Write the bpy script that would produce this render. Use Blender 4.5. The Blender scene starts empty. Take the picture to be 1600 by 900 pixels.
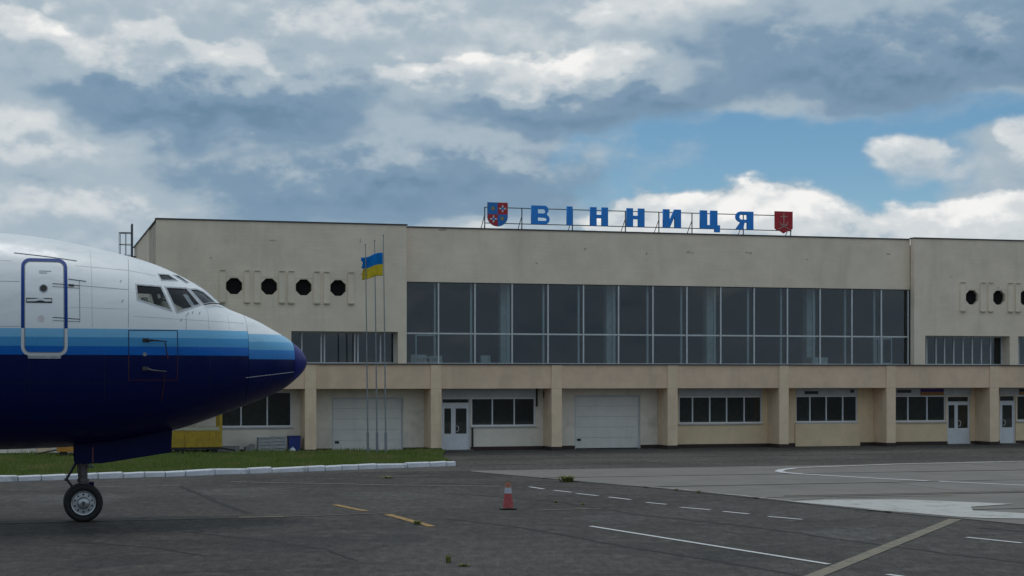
import bpy, bmesh, math, random
import numpy as np
from mathutils import Vector, Matrix

random.seed(7)
rng = np.random.default_rng(7)
R = math.radians
scene = bpy.context.scene
COL = scene.collection

# ------------------------------------------------------------------ camera
THETA = R(15.9)                       # facade and aircraft run 15.9 deg off the picture plane
cam_d = bpy.data.cameras.new('camera')
cam = bpy.data.objects.new('camera', cam_d)
COL.objects.link(cam)
cam.location = (0, 0, 2.7)
cam.rotation_euler = (R(90), 0, 0)
cam_d.sensor_width = 36.0
cam_d.lens = 59.625
cam_d.shift_y = 0.0875
cam_d.clip_start = 0.1
cam_d.clip_end = 9000
scene.camera = cam

# ------------------------------------------------------------------ world: broken cumulus under a blue sky
SUN_EL, SUN_AZ = R(70), R(-14)        # azimuth measured from +Y towards +X
world = bpy.data.worlds.new('World')
scene.world = world
world.use_nodes = True
WN, WL = world.node_tree.nodes, world.node_tree.links
WN.clear()


def wnode(kind, **kw):
    n = WN.new(kind)
    for k, v in kw.items():
        setattr(n, k, v)
    return n


def wset(sock, v):
    if hasattr(v, 'is_output') or isinstance(v, bpy.types.NodeSocket):
        WL.new(v, sock)
    else:
        sock.default_value = v


def wm(op, a, b=0.0, c=0.0, clamp=False):
    n = wnode('ShaderNodeMath', operation=op, use_clamp=clamp)
    for i, v in enumerate((a, b, c)):
        wset(n.inputs[i], v)
    return n.outputs[0]


def wv(op, a, b=(0, 0, 0), c=(0, 0, 0)):
    n = wnode('ShaderNodeVectorMath', operation=op)
    wset(n.inputs[0], a)
    wset(n.inputs[1], b)
    if op == 'MULTIPLY_ADD':
        wset(n.inputs[2], c)
    return n.outputs['Value'] if op in ('DOT_PRODUCT', 'LENGTH') else n.outputs[0]


def wnoise(vec, scale, detail=6.0, rough=0.55, out='Fac', dist=0.0):
    n = wnode('ShaderNodeTexNoise')
    wset(n.inputs['Vector'], vec)
    n.inputs['Scale'].default_value = scale
    n.inputs['Detail'].default_value = detail
    n.inputs['Roughness'].default_value = rough
    n.inputs['Distortion'].default_value = dist
    return n.outputs[out]


def wsmooth(x, lo, hi):
    n = wnode('ShaderNodeMapRange', interpolation_type='SMOOTHSTEP')
    wset(n.inputs[0], x)
    n.inputs[1].default_value = lo
    n.inputs[2].default_value = hi
    return n.outputs[0]


tc = wnode('ShaderNodeTexCoord')
sep = wnode('ShaderNodeSeparateXYZ')
WL.new(tc.outputs['Generated'], sep.inputs[0])
DIR = tc.outputs['Generated']
az = wm('ARCTAN2', sep.outputs[0], sep.outputs[1])
el = wm('ARCSINE', sep.outputs[2])
comb = wnode('ShaderNodeCombineXYZ')
WL.new(az, comb.inputs[0])
WL.new(el, comb.inputs[1])
# squash the cloud field vertically: cumulus banks are wider than tall
CDIR = wv('MULTIPLY', DIR, (1, 1, 1.7))
warp = wnoise(CDIR, 10, 4, 0.5, 'Color')
w1 = wv('MULTIPLY', wv('SUBTRACT', warp, (.5, .5, .5)), (.085, .045, 0))
P = wv('ADD', comb.outputs[0], w1)
n_big = wnoise(CDIR, 8, 3, 0.5)
n_mid = wnoise(CDIR, 30, 6, 0.58)
n_up = wnoise(wv('ADD', CDIR, (0, 0, .012)), 30, 3, 0.55)
relief = wm('SUBTRACT', n_mid, n_up)
vor = wnode('ShaderNodeTexVoronoi', feature='F1', normalize=True)
wset(vor.inputs['Vector'], wv('ADD', CDIR, wv('MULTIPLY', wv('SUBTRACT', warp, (.5, .5, .5)), (.05, .05, .05))))
vor.inputs['Scale'].default_value = 26
vor.inputs['Detail'].default_value = 2
vor.inputs['Roughness'].default_value = .55
billow = wm('SUBTRACT', .36, vor.outputs['Distance'])          # rounded cauliflower lobes
fuzz = wm('MULTIPLY_ADD', wm('SUBTRACT', n_mid, .5), 1.3, wm('MULTIPLY', billow, 1.1))
sepP = wnode('ShaderNodeSeparateXYZ')
WL.new(P, sepP.inputs[0])
fluff = wm('MULTIPLY_ADD', relief, .80, wm('MULTIPLY', billow, .46))
light = wm('MULTIPLY_ADD', wm('SUBTRACT', n_big, .5), .5, .52)
light = wm('ADD', light, wm('MULTIPLY', fluff, .5))
gap = wm('MULTIPLY_ADD', wm('SUBTRACT', n_big, .5), -1.2, .06)
gap = wm('MULTIPLY_ADD', fuzz, -.35, gap)
for a_, e_, ra_, re_, w_ in [(122, 132, 92, 16, 1.25), (215, 116, 42, 30, .95), (285, 150, 52, 12, .8), (-306, 128, 12, 12, .7), (60, 118, 30, 14, .3)]:
    q_ = wv('MULTIPLY_ADD', P, (1000 / ra_, 1000 / re_, 0), (-a_ / ra_, -e_ / re_, 0))
    gap = wm('MULTIPLY_ADD', wm('POWER', 0.36788, wv('DOT_PRODUCT', q_, q_)), w_, gap)
gap = wsmooth(gap, .24, .62)
# banks of cumulus, far ones first: azimuth, elevation, half-width, half-height (1/1000 rad), light at the base, light at the top, edge softness, cover
BANKS = [
    (262, 80, 85, 28, .66, .90, .5, 1.0), (125, 80, 95, 38, .50, .90, .45, 1.0), (306, 118, 24, 34, .62, .84, .7, .9),
    (238, 126, 27, 16, .58, .86, .7, .95), (-275, 96, 85, 20, .58, .80, .9, .9), (-30, 86, 50, 12, .60, .85, .8, .8),
    (-120, 92, 110, 12, .26, .42, 1.0, .8),
    (-75, 122, 175, 36, .14, .50, .95, 1.0), (-285, 128, 50, 30, .50, .78, .8, .9), (-203, 149, 14, 10, .55, .86, .8, .9),
    (40, 166, 118, 27, .10, 1.0, .5, 1.0), (-10, 180, 32, 12, .55, .92, .6, .9), (-185, 168, 135, 36, .08, .72, .7, 1.0), (-292, 182, 48, 26, .45, .86, .7, .9), (-205, 196, 34, 14, .50, .82, .8, .8),
    (-95, 205, 60, 22, .46, .78, .9, .7), (80, 204, 60, 18, .60, .84, .9, .9), (240, 184, 190, 40, .12, .36, .95, 1.0),
]
for a_, e_, ra_, re_, lo_, hi_, soft_, cov_ in BANKS:
    q_ = wv('MULTIPLY_ADD', P, (1000 / ra_, 1000 / re_, 0), (-a_ / ra_, -e_ / re_, 0))
    dens = wm('ADD', wm('SUBTRACT', 1.0, wv('DOT_PRODUCT', q_, q_)), fuzz)
    yy = wm('MULTIPLY_ADD', sepP.outputs[1], 1000 / re_, -e_ / re_)
    up_ = wsmooth(yy, -.7, .5)                              # 0 at the flat base, 1 at the crown
    wid_ = wm('MULTIPLY_ADD', up_, -(1.3 - soft_) * .85, 1.12)
    msk = wm('DIVIDE', dens, wid_, clamp=True)
    msk = wm('MULTIPLY', wm('MULTIPLY', msk, msk), wm('MULTIPLY_ADD', msk, -2.0, 3.0))
    msk = wm('MULTIPLY', msk, cov_)
    shade = wm('MULTIPLY_ADD', wsmooth(wm('ADD', yy, wm('MULTIPLY', fuzz, .6)), -.55, .95), hi_ - lo_, lo_)
    shade = wm('MULTIPLY_ADD', fluff, wm('MULTIPLY_ADD', up_, .55, .25), shade)
    light = wm('MULTIPLY_ADD', msk, wm('SUBTRACT', shade, light), light)
    gap = wm('MULTIPLY', gap, wm('SUBTRACT', 1.0, msk))
gap_mask = gap
ramp = wnode('ShaderNodeValToRGB')
cr = ramp.color_ramp
cr.interpolation = 'EASE'
stops = [(0.0, (.098, .178, .275)), (.28, (.175, .268, .368)), (.52, (.335, .412, .475)), (.76, (.550, .585, .605)), (1.0, (.790, .785, .770))]
while len(cr.elements) < len(stops):
    cr.elements.new(.5)
for e_, (p_, c_) in zip(cr.elements, stops):
    e_.position = p_
    e_.color = (*c_, 1)
WL.new(light, ramp.inputs[0])
sky = wnode('ShaderNodeTexSky', sky_type='NISHITA', sun_disc=False)
sky.sun_elevation = SUN_EL
sky.sun_rotation = SUN_AZ
sky.altitude = 2500
sky.air_density = 1.0
sky.dust_density = 0.0
sky.ozone_density = 0.6
bg_sky = wnode('ShaderNodeBackground')
hs = wnode('ShaderNodeHueSaturation')
hs.inputs['Hue'].default_value = .488
hs.inputs['Saturation'].default_value = 1.22
WL.new(sky.outputs[0], hs.inputs['Color'])
WL.new(hs.outputs[0], bg_sky.inputs[0])
bg_sky.inputs[1].default_value = 0.066
bg_cloud = wnode('ShaderNodeBackground')
WL.new(ramp.outputs[0], bg_cloud.inputs[0])
bg_cloud.inputs[1].default_value = 1.0
mixw = wnode('ShaderNodeMixShader')
WL.new(gap_mask, mixw.inputs[0])
WL.new(bg_cloud.outputs[0], mixw.inputs[1])
WL.new(bg_sky.outputs[0], mixw.inputs[2])
world.cycles.sampling_method = 'MANUAL'
world.cycles.sample_map_resolution = 512
outw = wnode('ShaderNodeOutputWorld')
WL.new(mixw.outputs[0], outw.inputs[0])

sun_d = bpy.data.lights.new('sun', 'SUN')
sun_d.energy = 0.9
sun_d.angle = R(24)
sun_d.color = (1.0, .96, .90)
sun = bpy.data.objects.new('sun', sun_d)
COL.objects.link(sun)
sun_dir = Vector((math.sin(SUN_AZ) * math.cos(SUN_EL), math.cos(SUN_AZ) * math.cos(SUN_EL), math.sin(SUN_EL)))
sun.rotation_euler = sun_dir.to_track_quat('Z', 'Y').to_euler()
sun.location = (0, 40, 60)

vs = scene.view_settings
vs.view_transform = 'Standard'
vs.look = 'None'
vs.exposure = 0.2
vs.gamma = 1.0
vs.use_curve_mapping = False
scene.cycles.max_bounces = 5
scene.cycles.diffuse_bounces = 3
scene.cycles.glossy_bounces = 3
scene.cycles.transparent_max_bounces = 24
scene.cycles.use_denoising = True


# ------------------------------------------------------------------ materials
def new_mat(name):
    m = bpy.data.materials.new(name)
    m.use_nodes = True
    nt = m.node_tree
    return m, nt, nt.nodes['Principled BSDF'], nt.nodes['Material Output']


def mathn(nt, op, a, b=0.0, c=0.0, clamp=False):
    n = nt.nodes.new('ShaderNodeMath')
    n.operation = op
    n.use_clamp = clamp
    for i, v in enumerate((a, b, c)):
        if isinstance(v, bpy.types.NodeSocket):
            nt.links.new(v, n.inputs[i])
        else:
            n.inputs[i].default_value = v
    return n.outputs[0]


def noise(nt, vec, scale, detail=5, rough=.55, dist=0.0):
    n = nt.nodes.new('ShaderNodeTexNoise')
    nt.links.new(vec, n.inputs['Vector'])
    n.inputs['Scale'].default_value = scale
    n.inputs['Detail'].default_value = detail
    n.inputs['Roughness'].default_value = rough
    n.inputs['Distortion'].default_value = dist
    return n.outputs['Fac']


def vscale(nt, vec, s):
    n = nt.nodes.new('ShaderNodeVectorMath')
    n.operation = 'MULTIPLY'
    nt.links.new(vec, n.inputs[0])
    n.inputs[1].default_value = s
    return n.outputs[0]


def smooth(nt, x, lo, hi, a=0.0, b=1.0):
    n = nt.nodes.new('ShaderNodeMapRange')
    n.interpolation_type = 'SMOOTHSTEP'
    nt.links.new(x, n.inputs[0])
    n.inputs[1].default_value = lo
    n.inputs[2].default_value = hi
    n.inputs[3].default_value = a
    n.inputs[4].default_value = b
    return n.outputs[0]


def mixc(nt, fac, a, b, mode='MIX'):
    n = nt.nodes.new('ShaderNodeMix')
    n.data_type = 'RGBA'
    n.blend_type = mode
    for sock, v in ((n.inputs[0], fac), (n.inputs[6], a), (n.inputs[7], b)):
        if isinstance(v, bpy.types.NodeSocket):
            nt.links.new(v, sock)
        elif isinstance(v, (int, float)):
            sock.default_value = v
        else:
            sock.default_value = (*v, 1)
    return n.outputs[2]


def bump(nt, bsdf, height, strength=.3, dist=.01):
    n = nt.nodes.new('ShaderNodeBump')
    n.inputs['Strength'].default_value = strength
    n.inputs['Distance'].default_value = dist
    nt.links.new(height, n.inputs['Height'])
    nt.links.new(n.outputs[0], bsdf.inputs['Normal'])


def obj_co(nt):
    return nt.nodes.new('ShaderNodeTexCoord').outputs['Object']


def plain(name, col, rough=.6, metal=0.0, var=.12, scale=6.0, stain=None, stain_scale=1.5, stain_amt=.4, streak=False, bmp=0.0, bscale=40, spec=.5):
    m, nt, b, o = new_mat(name)
    co = obj_co(nt)
    n1 = noise(nt, co, scale, 6, .6)
    k = smooth(nt, n1, .25, .75, 1 - var, 1 + var)
    c = mixc(nt, 1.0, col, (1, 1, 1), 'MULTIPLY')
    vm = nt.nodes.new('ShaderNodeVectorMath')
    vm.operation = 'SCALE'
    nt.links.new(c, vm.inputs[0])
    nt.links.new(k, vm.inputs['Scale'])
    c = vm.outputs[0]
    if stain is not None:
        sv = vscale(nt, co, (1, 1, .25)) if streak else co
        n2 = noise(nt, sv, stain_scale, 7, .65, .4)
        f = smooth(nt, n2, .48, .74, 0, stain_amt)
        c = mixc(nt, f, c, stain)
    nt.links.new(c, b.inputs['Base Color'])
    b.inputs['Roughness'].default_value = rough
    b.inputs['Metallic'].default_value = metal
    b.inputs['Specular IOR Level'].default_value = spec
    if bmp:
        bump(nt, b, noise(nt, co, bscale, 4, .6), bmp, .006)
    return m


def coursed(m):
    """faint horizontal courses and drip streaks showing through old render"""
    nt = m.node_tree
    b = nt.nodes['Principled BSDF']
    src = b.inputs['Base Color'].links[0].from_socket
    co = obj_co(nt)
    sx = nt.nodes.new('ShaderNodeSeparateXYZ')
    nt.links.new(co, sx.inputs[0])
    cb = nt.nodes.new('ShaderNodeCombineXYZ')
    nt.links.new(mathn(nt, 'ADD', sx.outputs[0], sx.outputs[1]), cb.inputs[0])
    nt.links.new(sx.outputs[2], cb.inputs[1])
    br = nt.nodes.new('ShaderNodeTexBrick')
    nt.links.new(cb.outputs[0], br.inputs['Vector'])
    br.inputs['Scale'].default_value = 1.0
    br.inputs['Brick Width'].default_value = .52
    br.inputs['Row Height'].default_value = .145
    br.inputs['Mortar Size'].default_value = .008
    br.inputs['Mortar Smooth'].default_value = .6
    br.inputs['Color1'].default_value = (1, 1, 1, 1)
    br.inputs['Color2'].default_value = (.955, .95, .94, 1)
    br.inputs['Mortar'].default_value = (.90, .89, .87, 1)
    patchy = smooth(nt, noise(nt, co, .5, 4), .38, .62, .15, 1.0)
    c = mixc(nt, patchy, src, mixc(nt, 1.0, src, br.outputs['Color'], 'MULTIPLY'))
    st = noise(nt, vscale(nt, co, (4.5, 4.5, .22)), 1.0, 5, .6)
    c = mixc(nt, smooth(nt, st, .57, .78, 0, .16), c, (.42, .37, .30))
    nt.links.new(c, b.inputs['Base Color'])
    return m


def glass(name, tint=(.55, .62, .64), ior=1.5, rough=0.0):
    m, nt, b, o = new_mat(name)
    nt.nodes.remove(b)
    tr = nt.nodes.new('ShaderNodeBsdfTransparent')
    tr.inputs[0].default_value = (*tint, 1)
    gl = nt.nodes.new('ShaderNodeBsdfGlossy')
    gl.inputs['Roughness'].default_value = rough
    gl.inputs['Color'].default_value = (.95, .97, 1, 1)
    fr = nt.nodes.new('ShaderNodeFresnel')
    fr.inputs[0].default_value = ior
    co = obj_co(nt)
    bp = nt.nodes.new('ShaderNodeBump')
    bp.inputs['Strength'].default_value = .05
    bp.inputs['Distance'].default_value = .02
    nt.links.new(noise(nt, co, .8, 2, .5), bp.inputs['Height'])
    nt.links.new(bp.outputs[0], gl.inputs['Normal'])
    mx = nt.nodes.new('ShaderNodeMixShader')
    nt.links.new(fr.outputs[0], mx.inputs[0])
    nt.links.new(tr.outputs[0], mx.inputs[1])
    nt.links.new(gl.outputs[0], mx.inputs[2])
    nt.links.new(mx.outputs[0], o.inputs[0])
    return m


def asphalt(name, base, dark, lightc, seamy=True):
    m, nt, b, o = new_mat(name)
    co = obj_co(nt)
    fine = noise(nt, vscale(nt, co, (1, .55, 1)), 26, 5, .75)
    mid = noise(nt, co, 2.2, 8, .7, .3)
    big = noise(nt, co, .22, 7, .65, .5)
    blot = noise(nt, vscale(nt, co, (1, .32, 1)), 6.5, 5, .7)
    c = mixc(nt, smooth(nt, big, .35, .68), base, dark)
    c = mixc(nt, smooth(nt, mid, .48, .72, 0, .6), c, lightc)
    streak_v = vscale(nt, co, (.35, 1.6, 1))
    st = noise(nt, streak_v, .9, 6, .65, .6)
    c = mixc(nt, smooth(nt, st, .50, .74, 0, .6), c, dark)
    vm = nt.nodes.new('ShaderNodeVectorMath')
    vm.operation = 'SCALE'
    nt.links.new(c, vm.inputs[0])
    nt.links.new(smooth(nt, fine, .28, .72, .5, 1.5), vm.inputs['Scale'])
    c = vm.outputs[0]
    vb = nt.nodes.new('ShaderNodeVectorMath')
    vb.operation = 'SCALE'
    nt.links.new(c, vb.inputs[0])
    nt.links.new(smooth(nt, blot, .32, .68, .70, 1.32), vb.inputs['Scale'])
    c = vb.outputs[0]
    if seamy:
        vo = nt.nodes.new('ShaderNodeTexVoronoi')
        vo.feature = 'DISTANCE_TO_EDGE'
        vo.inputs['Scale'].default_value = .16
        wv_ = nt.nodes.new('ShaderNodeVectorMath')
        wv_.operation = 'ADD'
        nn = nt.nodes.new('ShaderNodeTexNoise')
        nn.inputs['Scale'].default_value = 1.3
        nn.inputs['Detail'].default_value = 6
        nt.links.new(co, nn.inputs['Vector'])
        nt.links.new(vscale(nt, nn.outputs['Color'], (1.2, 1.2, 0)), wv_.inputs[0])
        nt.links.new(co, wv_.inputs[1])
        nt.links.new(wv_.outputs[0], vo.inputs['Vector'])
        crack = smooth(nt, vo.outputs['Distance'], .002, .012, .55, 0)
        gate = smooth(nt, noise(nt, co, .35, 3), .46, .56)
        c = mixc(nt, mathn(nt, 'MULTIPLY', crack, gate), c, (.012, .012, .011))
    nt.links.new(c, b.inputs['Base Color'])
    b.inputs['Roughness'].default_value = .86
    b.inputs['Specular IOR Level'].default_value = .3
    bump(nt, b, fine, .35, .008)
    return m


def worn_paint(name, col, under, wear=.5, wscale=7):
    m, nt, b, o = new_mat(name)
    co = obj_co(nt)
    n1 = noise(nt, co, wscale, 8, .72)
    f = smooth(nt, n1, wear - .12, wear + .14)
    fine = noise(nt, co, 60, 3, .7)
    c = mixc(nt, f, col, under)
    c = mixc(nt, smooth(nt, fine, .45, .8, 0, .35), c, under)
    nt.links.new(c, b.inputs['Base Color'])
    b.inputs['Roughness'].default_value = .75
    return m


def livery(name, bands, below, top=(.80, .82, .84)):
    """white upper lobe, three blue bands, navy belly; bands = [(z_top, colour)...] from the top down"""
    m, nt, b, o = new_mat(name)
    co = obj_co(nt)
    sx = nt.nodes.new('ShaderNodeSeparateXYZ')
    nt.links.new(co, sx.inputs[0])
    c = top
    for z, colr in bands + [below]:
        c = mixc(nt, mathn(nt, 'LESS_THAN', sx.outputs[2], z), c, colr)
    grime = noise(nt, vscale(nt, co, (.5, 1, 2.2)), 1.6, 7, .65, .5)
    c = mixc(nt, smooth(nt, grime, .45, .8, 0, .22), c, (.20, .20, .20), 'MULTIPLY')
    nt.links.new(c, b.inputs['Base Color'])
    rg = smooth(nt, noise(nt, co, 3, 5), .3, .7, .22, .42)
    nt.links.new(rg, b.inputs['Roughness'])
    b.inputs['Specular IOR Level'].default_value = .28
    bump(nt, b, noise(nt, co, 1.1, 3), .05, .03)
    return m


M = {}
M['plaster'] = plain('grey_plaster', (.80, .685, .555), .9, var=.07, scale=1.2, stain=(.54, .48, .39), stain_scale=1.1, stain_amt=.36, streak=True, bmp=.25, bscale=30)
M['plaster_stain_shade'] = plain('stain_and_shade_plaster', (.50, .44, .35), .9, var=.15, scale=2, stain=(.25, .22, .18), stain_scale=1.3, stain_amt=.6, streak=True, bmp=.25, bscale=30)
coursed(M['plaster'])
M['tan'] = plain('tan_render', (.75, .555, .40), .9, var=.08, scale=1.6, stain=(.50, .39, .27), stain_scale=.9, stain_amt=.45, streak=True, bmp=.2, bscale=35)
M['column'] = plain('beige_column_render', (.78, .60, .43), .9, var=.08, scale=2.2, stain=(.52, .42, .29), stain_scale=1.3, stain_amt=.5, streak=True, bmp=.2, bscale=35)
M['white_wall'] = plain('whitewash', (.77, .71, .62), .9, var=.07, scale=2, stain=(.40, .37, .33), stain_scale=1.2, stain_amt=.45, bmp=.2, bscale=35)
M['cream_wall'] = plain('cream_render', (.79, .615, .41), .9, var=.07, scale=2, stain=(.56, .45, .31), stain_scale=1.2, stain_amt=.4, bmp=.2, bscale=35)
M['plinth'] = plain('brown_plinth', (.045, .028, .026), .8, var=.2, scale=5)
M['flashing'] = plain('dark_flashing', (.055, .06, .065), .5, .4, var=.2)
M['roof'] = plain('roof_felt', (.08, .08, .08), .9)
M['alu'] = plain('aluminium_mullion', (.58, .61, .63), .45, .1, var=.1)
M['upvc'] = plain('white_plastic_frame', (.72, .75, .80), .4, var=.05, stain=(.5, .5, .5), stain_amt=.25)
M['panel'] = plain('white_infill_panel', (.50, .53, .56), .5, var=.08, scale=3)
M['garage'] = plain('grey_white_steel_door', (.72, .70, .67), .5, var=.05, scale=2, stain=(.45, .46, .47), stain_amt=.3, streak=True)
M['glass'] = glass('tinted_glazing', (.80, .86, .88), 1.5)
M['glass_low'] = glass('window_glass', (.84, .88, .87), 1.5)
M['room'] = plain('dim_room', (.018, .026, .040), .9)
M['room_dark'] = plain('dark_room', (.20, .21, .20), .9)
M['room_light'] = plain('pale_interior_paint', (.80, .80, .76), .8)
M['inner'] = plain('white_inner_frame', (.85, .86, .86), .5, var=.04)
M['void'] = plain('black_vent', (.008, .007, .008), .9)
M['asphalt'] = asphalt('apron_asphalt', (.057, .0525, .0485), (.031, .0285, .027), (.105, .097, .087))
M['road'] = asphalt('service_road_asphalt', (.076, .071, .066), (.046, .043, .041), (.118, .110, .100))
M['concrete'] = plain('apron_concrete', (.163, .154, .142), .9, var=.12, scale=.8, stain=(.105, .105, .102), stain_scale=.5, stain_amt=.55, bmp=.3, bscale=50)
M['joint'] = plain('bitumen_joint', (.014, .014, .013), .8)
M['white_line'] = worn_paint('white_line_paint', (.56, .57, .58), (.09, .09, .09), .66)
M['white_worn'] = worn_paint('worn_white_paint', (.43, .43, .42), (.15, .15, .145), .60, 1.6)
M['faint_line'] = worn_paint('faded_white_paint', (.24, .24, .22), (.075, .075, .075), .52)
M['yellow_line'] = worn_paint('yellow_line_paint', (.38, .22, .04), (.07, .066, .062), .53)
M['khaki_line'] = worn_paint('faded_yellow_paint', (.19, .165, .115), (.08, .08, .078), .55, 4)
M['tan_line'] = worn_paint('old_yellow_paint', (.125, .105, .065), (.065, .065, .066), .50, 4)
M['edge_chalk'] = worn_paint('chalky_edge', (.34, .33, .30), (.12, .12, .115), .54, 3)
M['crack'] = plain('tar_crack', (.010, .010, .009), .9, var=.4)
M['soil'] = plain('verge_soil', (.045, .055, .018), .95, var=.4, scale=3)
M['kerb'] = plain('whitewashed_kerb', (.66, .68, .74), .8, var=.1, scale=4, stain=(.30, .30, .30), stain_scale=3, stain_amt=.6, bmp=.4, bscale=25)
LB, MB_, BB, NAVY = (.19, .49, .76), (.060, .30, .60), (.006, .135, .52), (.004, .0095, .075)
M['livery'] = livery('aircraft_livery', [(3.571, LB), (3.42, MB_), (3.26, BB)], (3.105, NAVY))
M['livery_radome'] = livery('radome_livery', [(3.52, (.24, .50, .72)), (3.374, (.11, .36, .60)), (3.22, (.025, .20, .55))], (3.045, (.004, .011, .085)))
M['nose_cap'] = plain('deep_blue_nose_cap', (.008, .014, .17), .4, var=.05, spec=.25)
M['navy'] = plain('navy_paint', (.003, .006, .042), .6, var=.1, spec=.12)
M['navy_trim'] = plain('blue_door_trim', (.006, .045, .24), .5, var=.05, spec=.15)
M['white_trim'] = plain('white_door_trim', (.62, .64, .66), .4, var=.05)
M['door_skin'] = M['livery']
M['seam'] = plain('panel_seam', (.20, .21, .22), .7)
M['seam_light'] = plain('faint_seam', (.44, .46, .48), .6)
M['seam_blue'] = plain('faint_navy_seam', (.012, .016, .05), .6)
M['seam_dark'] = plain('dark_seam', (.02, .022, .03), .6)
M['seam_navy'] = plain('navy_outline', (.006, .012, .06), .5)
M['red_thin'] = plain('red_stencil', (.085, .02, .03), .6)
M['black'] = plain('black_metal', (.012, .012, .013), .45, var=.2)
M['rubber'] = plain('tyre_rubber', (.010, .010, .011), .75, var=.25, scale=12)
M['steel'] = plain('wheel_alloy', (.42, .44, .46), .38, .7, var=.15, scale=8)
M['strut'] = plain('gear_strut_grey', (.11, .10, .10), .5, .4, var=.3, scale=10)
M['chrome'] = plain('oleo_chrome', (.6, .6, .6), .2, .9)
M['cockpit'] = plain('cockpit_lining', (.018, .020, .035), .9, spec=.1)
M['seat'] = plain('sheepskin_seat', (.80, .72, .58), .95, var=.2, scale=14)
M['pane_air'] = glass('cockpit_glass', (.80, .85, .86), 1.42)
M['frame_air'] = plain('window_surround', (.42, .44, .47), .5, .1, var=.2, scale=12)
M['sign_blue'] = plain('sign_blue', (.006, .23, .74), .45, var=.06)
M['sign_frame'] = plain('sign_steel', (.10, .11, .12), .5, .4)
M['crest_blue'] = plain('crest_blue', (.010, .16, .50), .5)
M['crest_red'] = plain('crest_red', (.42, .012, .022), .5)
M['crest_gold'] = plain('crest_gold', (.40, .26, .03), .5)
M['crest_white'] = plain('crest_white', (.60, .62, .64), .5)
M['crest_line'] = plain('crest_silver', (.45, .30, .27), .5)
M['pole'] = plain('flagpole_steel', (.23, .26, .28), .45, .4)
M['flag_blue'] = plain('flag_blue', (.006, .17, .52), .85, var=.12, spec=.15)
M['flag_yellow'] = plain('flag_yellow', (.58, .44, .03), .85, var=.15, spec=.15)
M['cone_red'] = plain('cone_red', (.36, .07, .07), .7, var=.2, scale=12, stain=(.12, .05, .05), stain_scale=9)
M['cone_top'] = plain('cone_faded_top', (.34, .13, .08), .7, var=.2, scale=12)
M['cone_white'] = plain('cone_band', (.42, .45, .52), .6, var=.1)
M['yellow'] = plain('yellow_steel', (.38, .25, .012), .5, var=.15, stain=(.18, .10, .01), stain_scale=3, stain_amt=.6)
M['orange'] = plain('orange_steel', (.48, .22, .03), .5, var=.15, stain=(.2, .08, .01), stain_scale=4)
M['cage'] = plain('pale_cage_steel', (.42, .40, .30), .5, .2)
M['blue_plastic'] = plain('blue_plastic', (.006, .022, .17), .45, var=.2, scale=5)
M['crate_grey'] = plain('grey_crate', (.34, .35, .36), .7, var=.15, scale=5, stain=(.2, .2, .2))
M['stone'] = plain('grey_block', (.22, .22, .22), .9, var=.2, scale=6, bmp=.4)
M['bag'] = plain('white_bag', (.65, .68, .72), .5)
M['ladder'] = plain('ladder_steel', (.10, .12, .14), .55, .4)


def grass_mat(name, a, b_, c_):
    m, nt, b, o = new_mat(name)
    gi = nt.nodes.new('ShaderNodeNewGeometry')
    n = noise(nt, gi.outputs['Position'], 1.2, 4)
    n2 = gi.outputs['Random Per Island']
    c = mixc(nt, smooth(nt, n, .35, .65), a, b_)
    dry = noise(nt, gi.outputs['Position'], .55, 5, .65)
    c = mixc(nt, smooth(nt, dry, .50, .68, 0, .75), c, c_)
    c = mixc(nt, smooth(nt, n2, .6, 1.0, 0, .7), c, c_)
    nt.links.new(c, b.inputs['Base Color'])
    b.inputs['Roughness'].default_value = .7
    b.inputs['Specular IOR Level'].default_value = .2
    return m


M['grass'] = grass_mat('grass_blades', (.110, .195, .034), (.155, .200, .046), (.27, .24, .10))
M['weed'] = grass_mat('weed_leaves', (.110, .150, .040), (.150, .165, .045), (.20, .18, .06))


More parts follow.
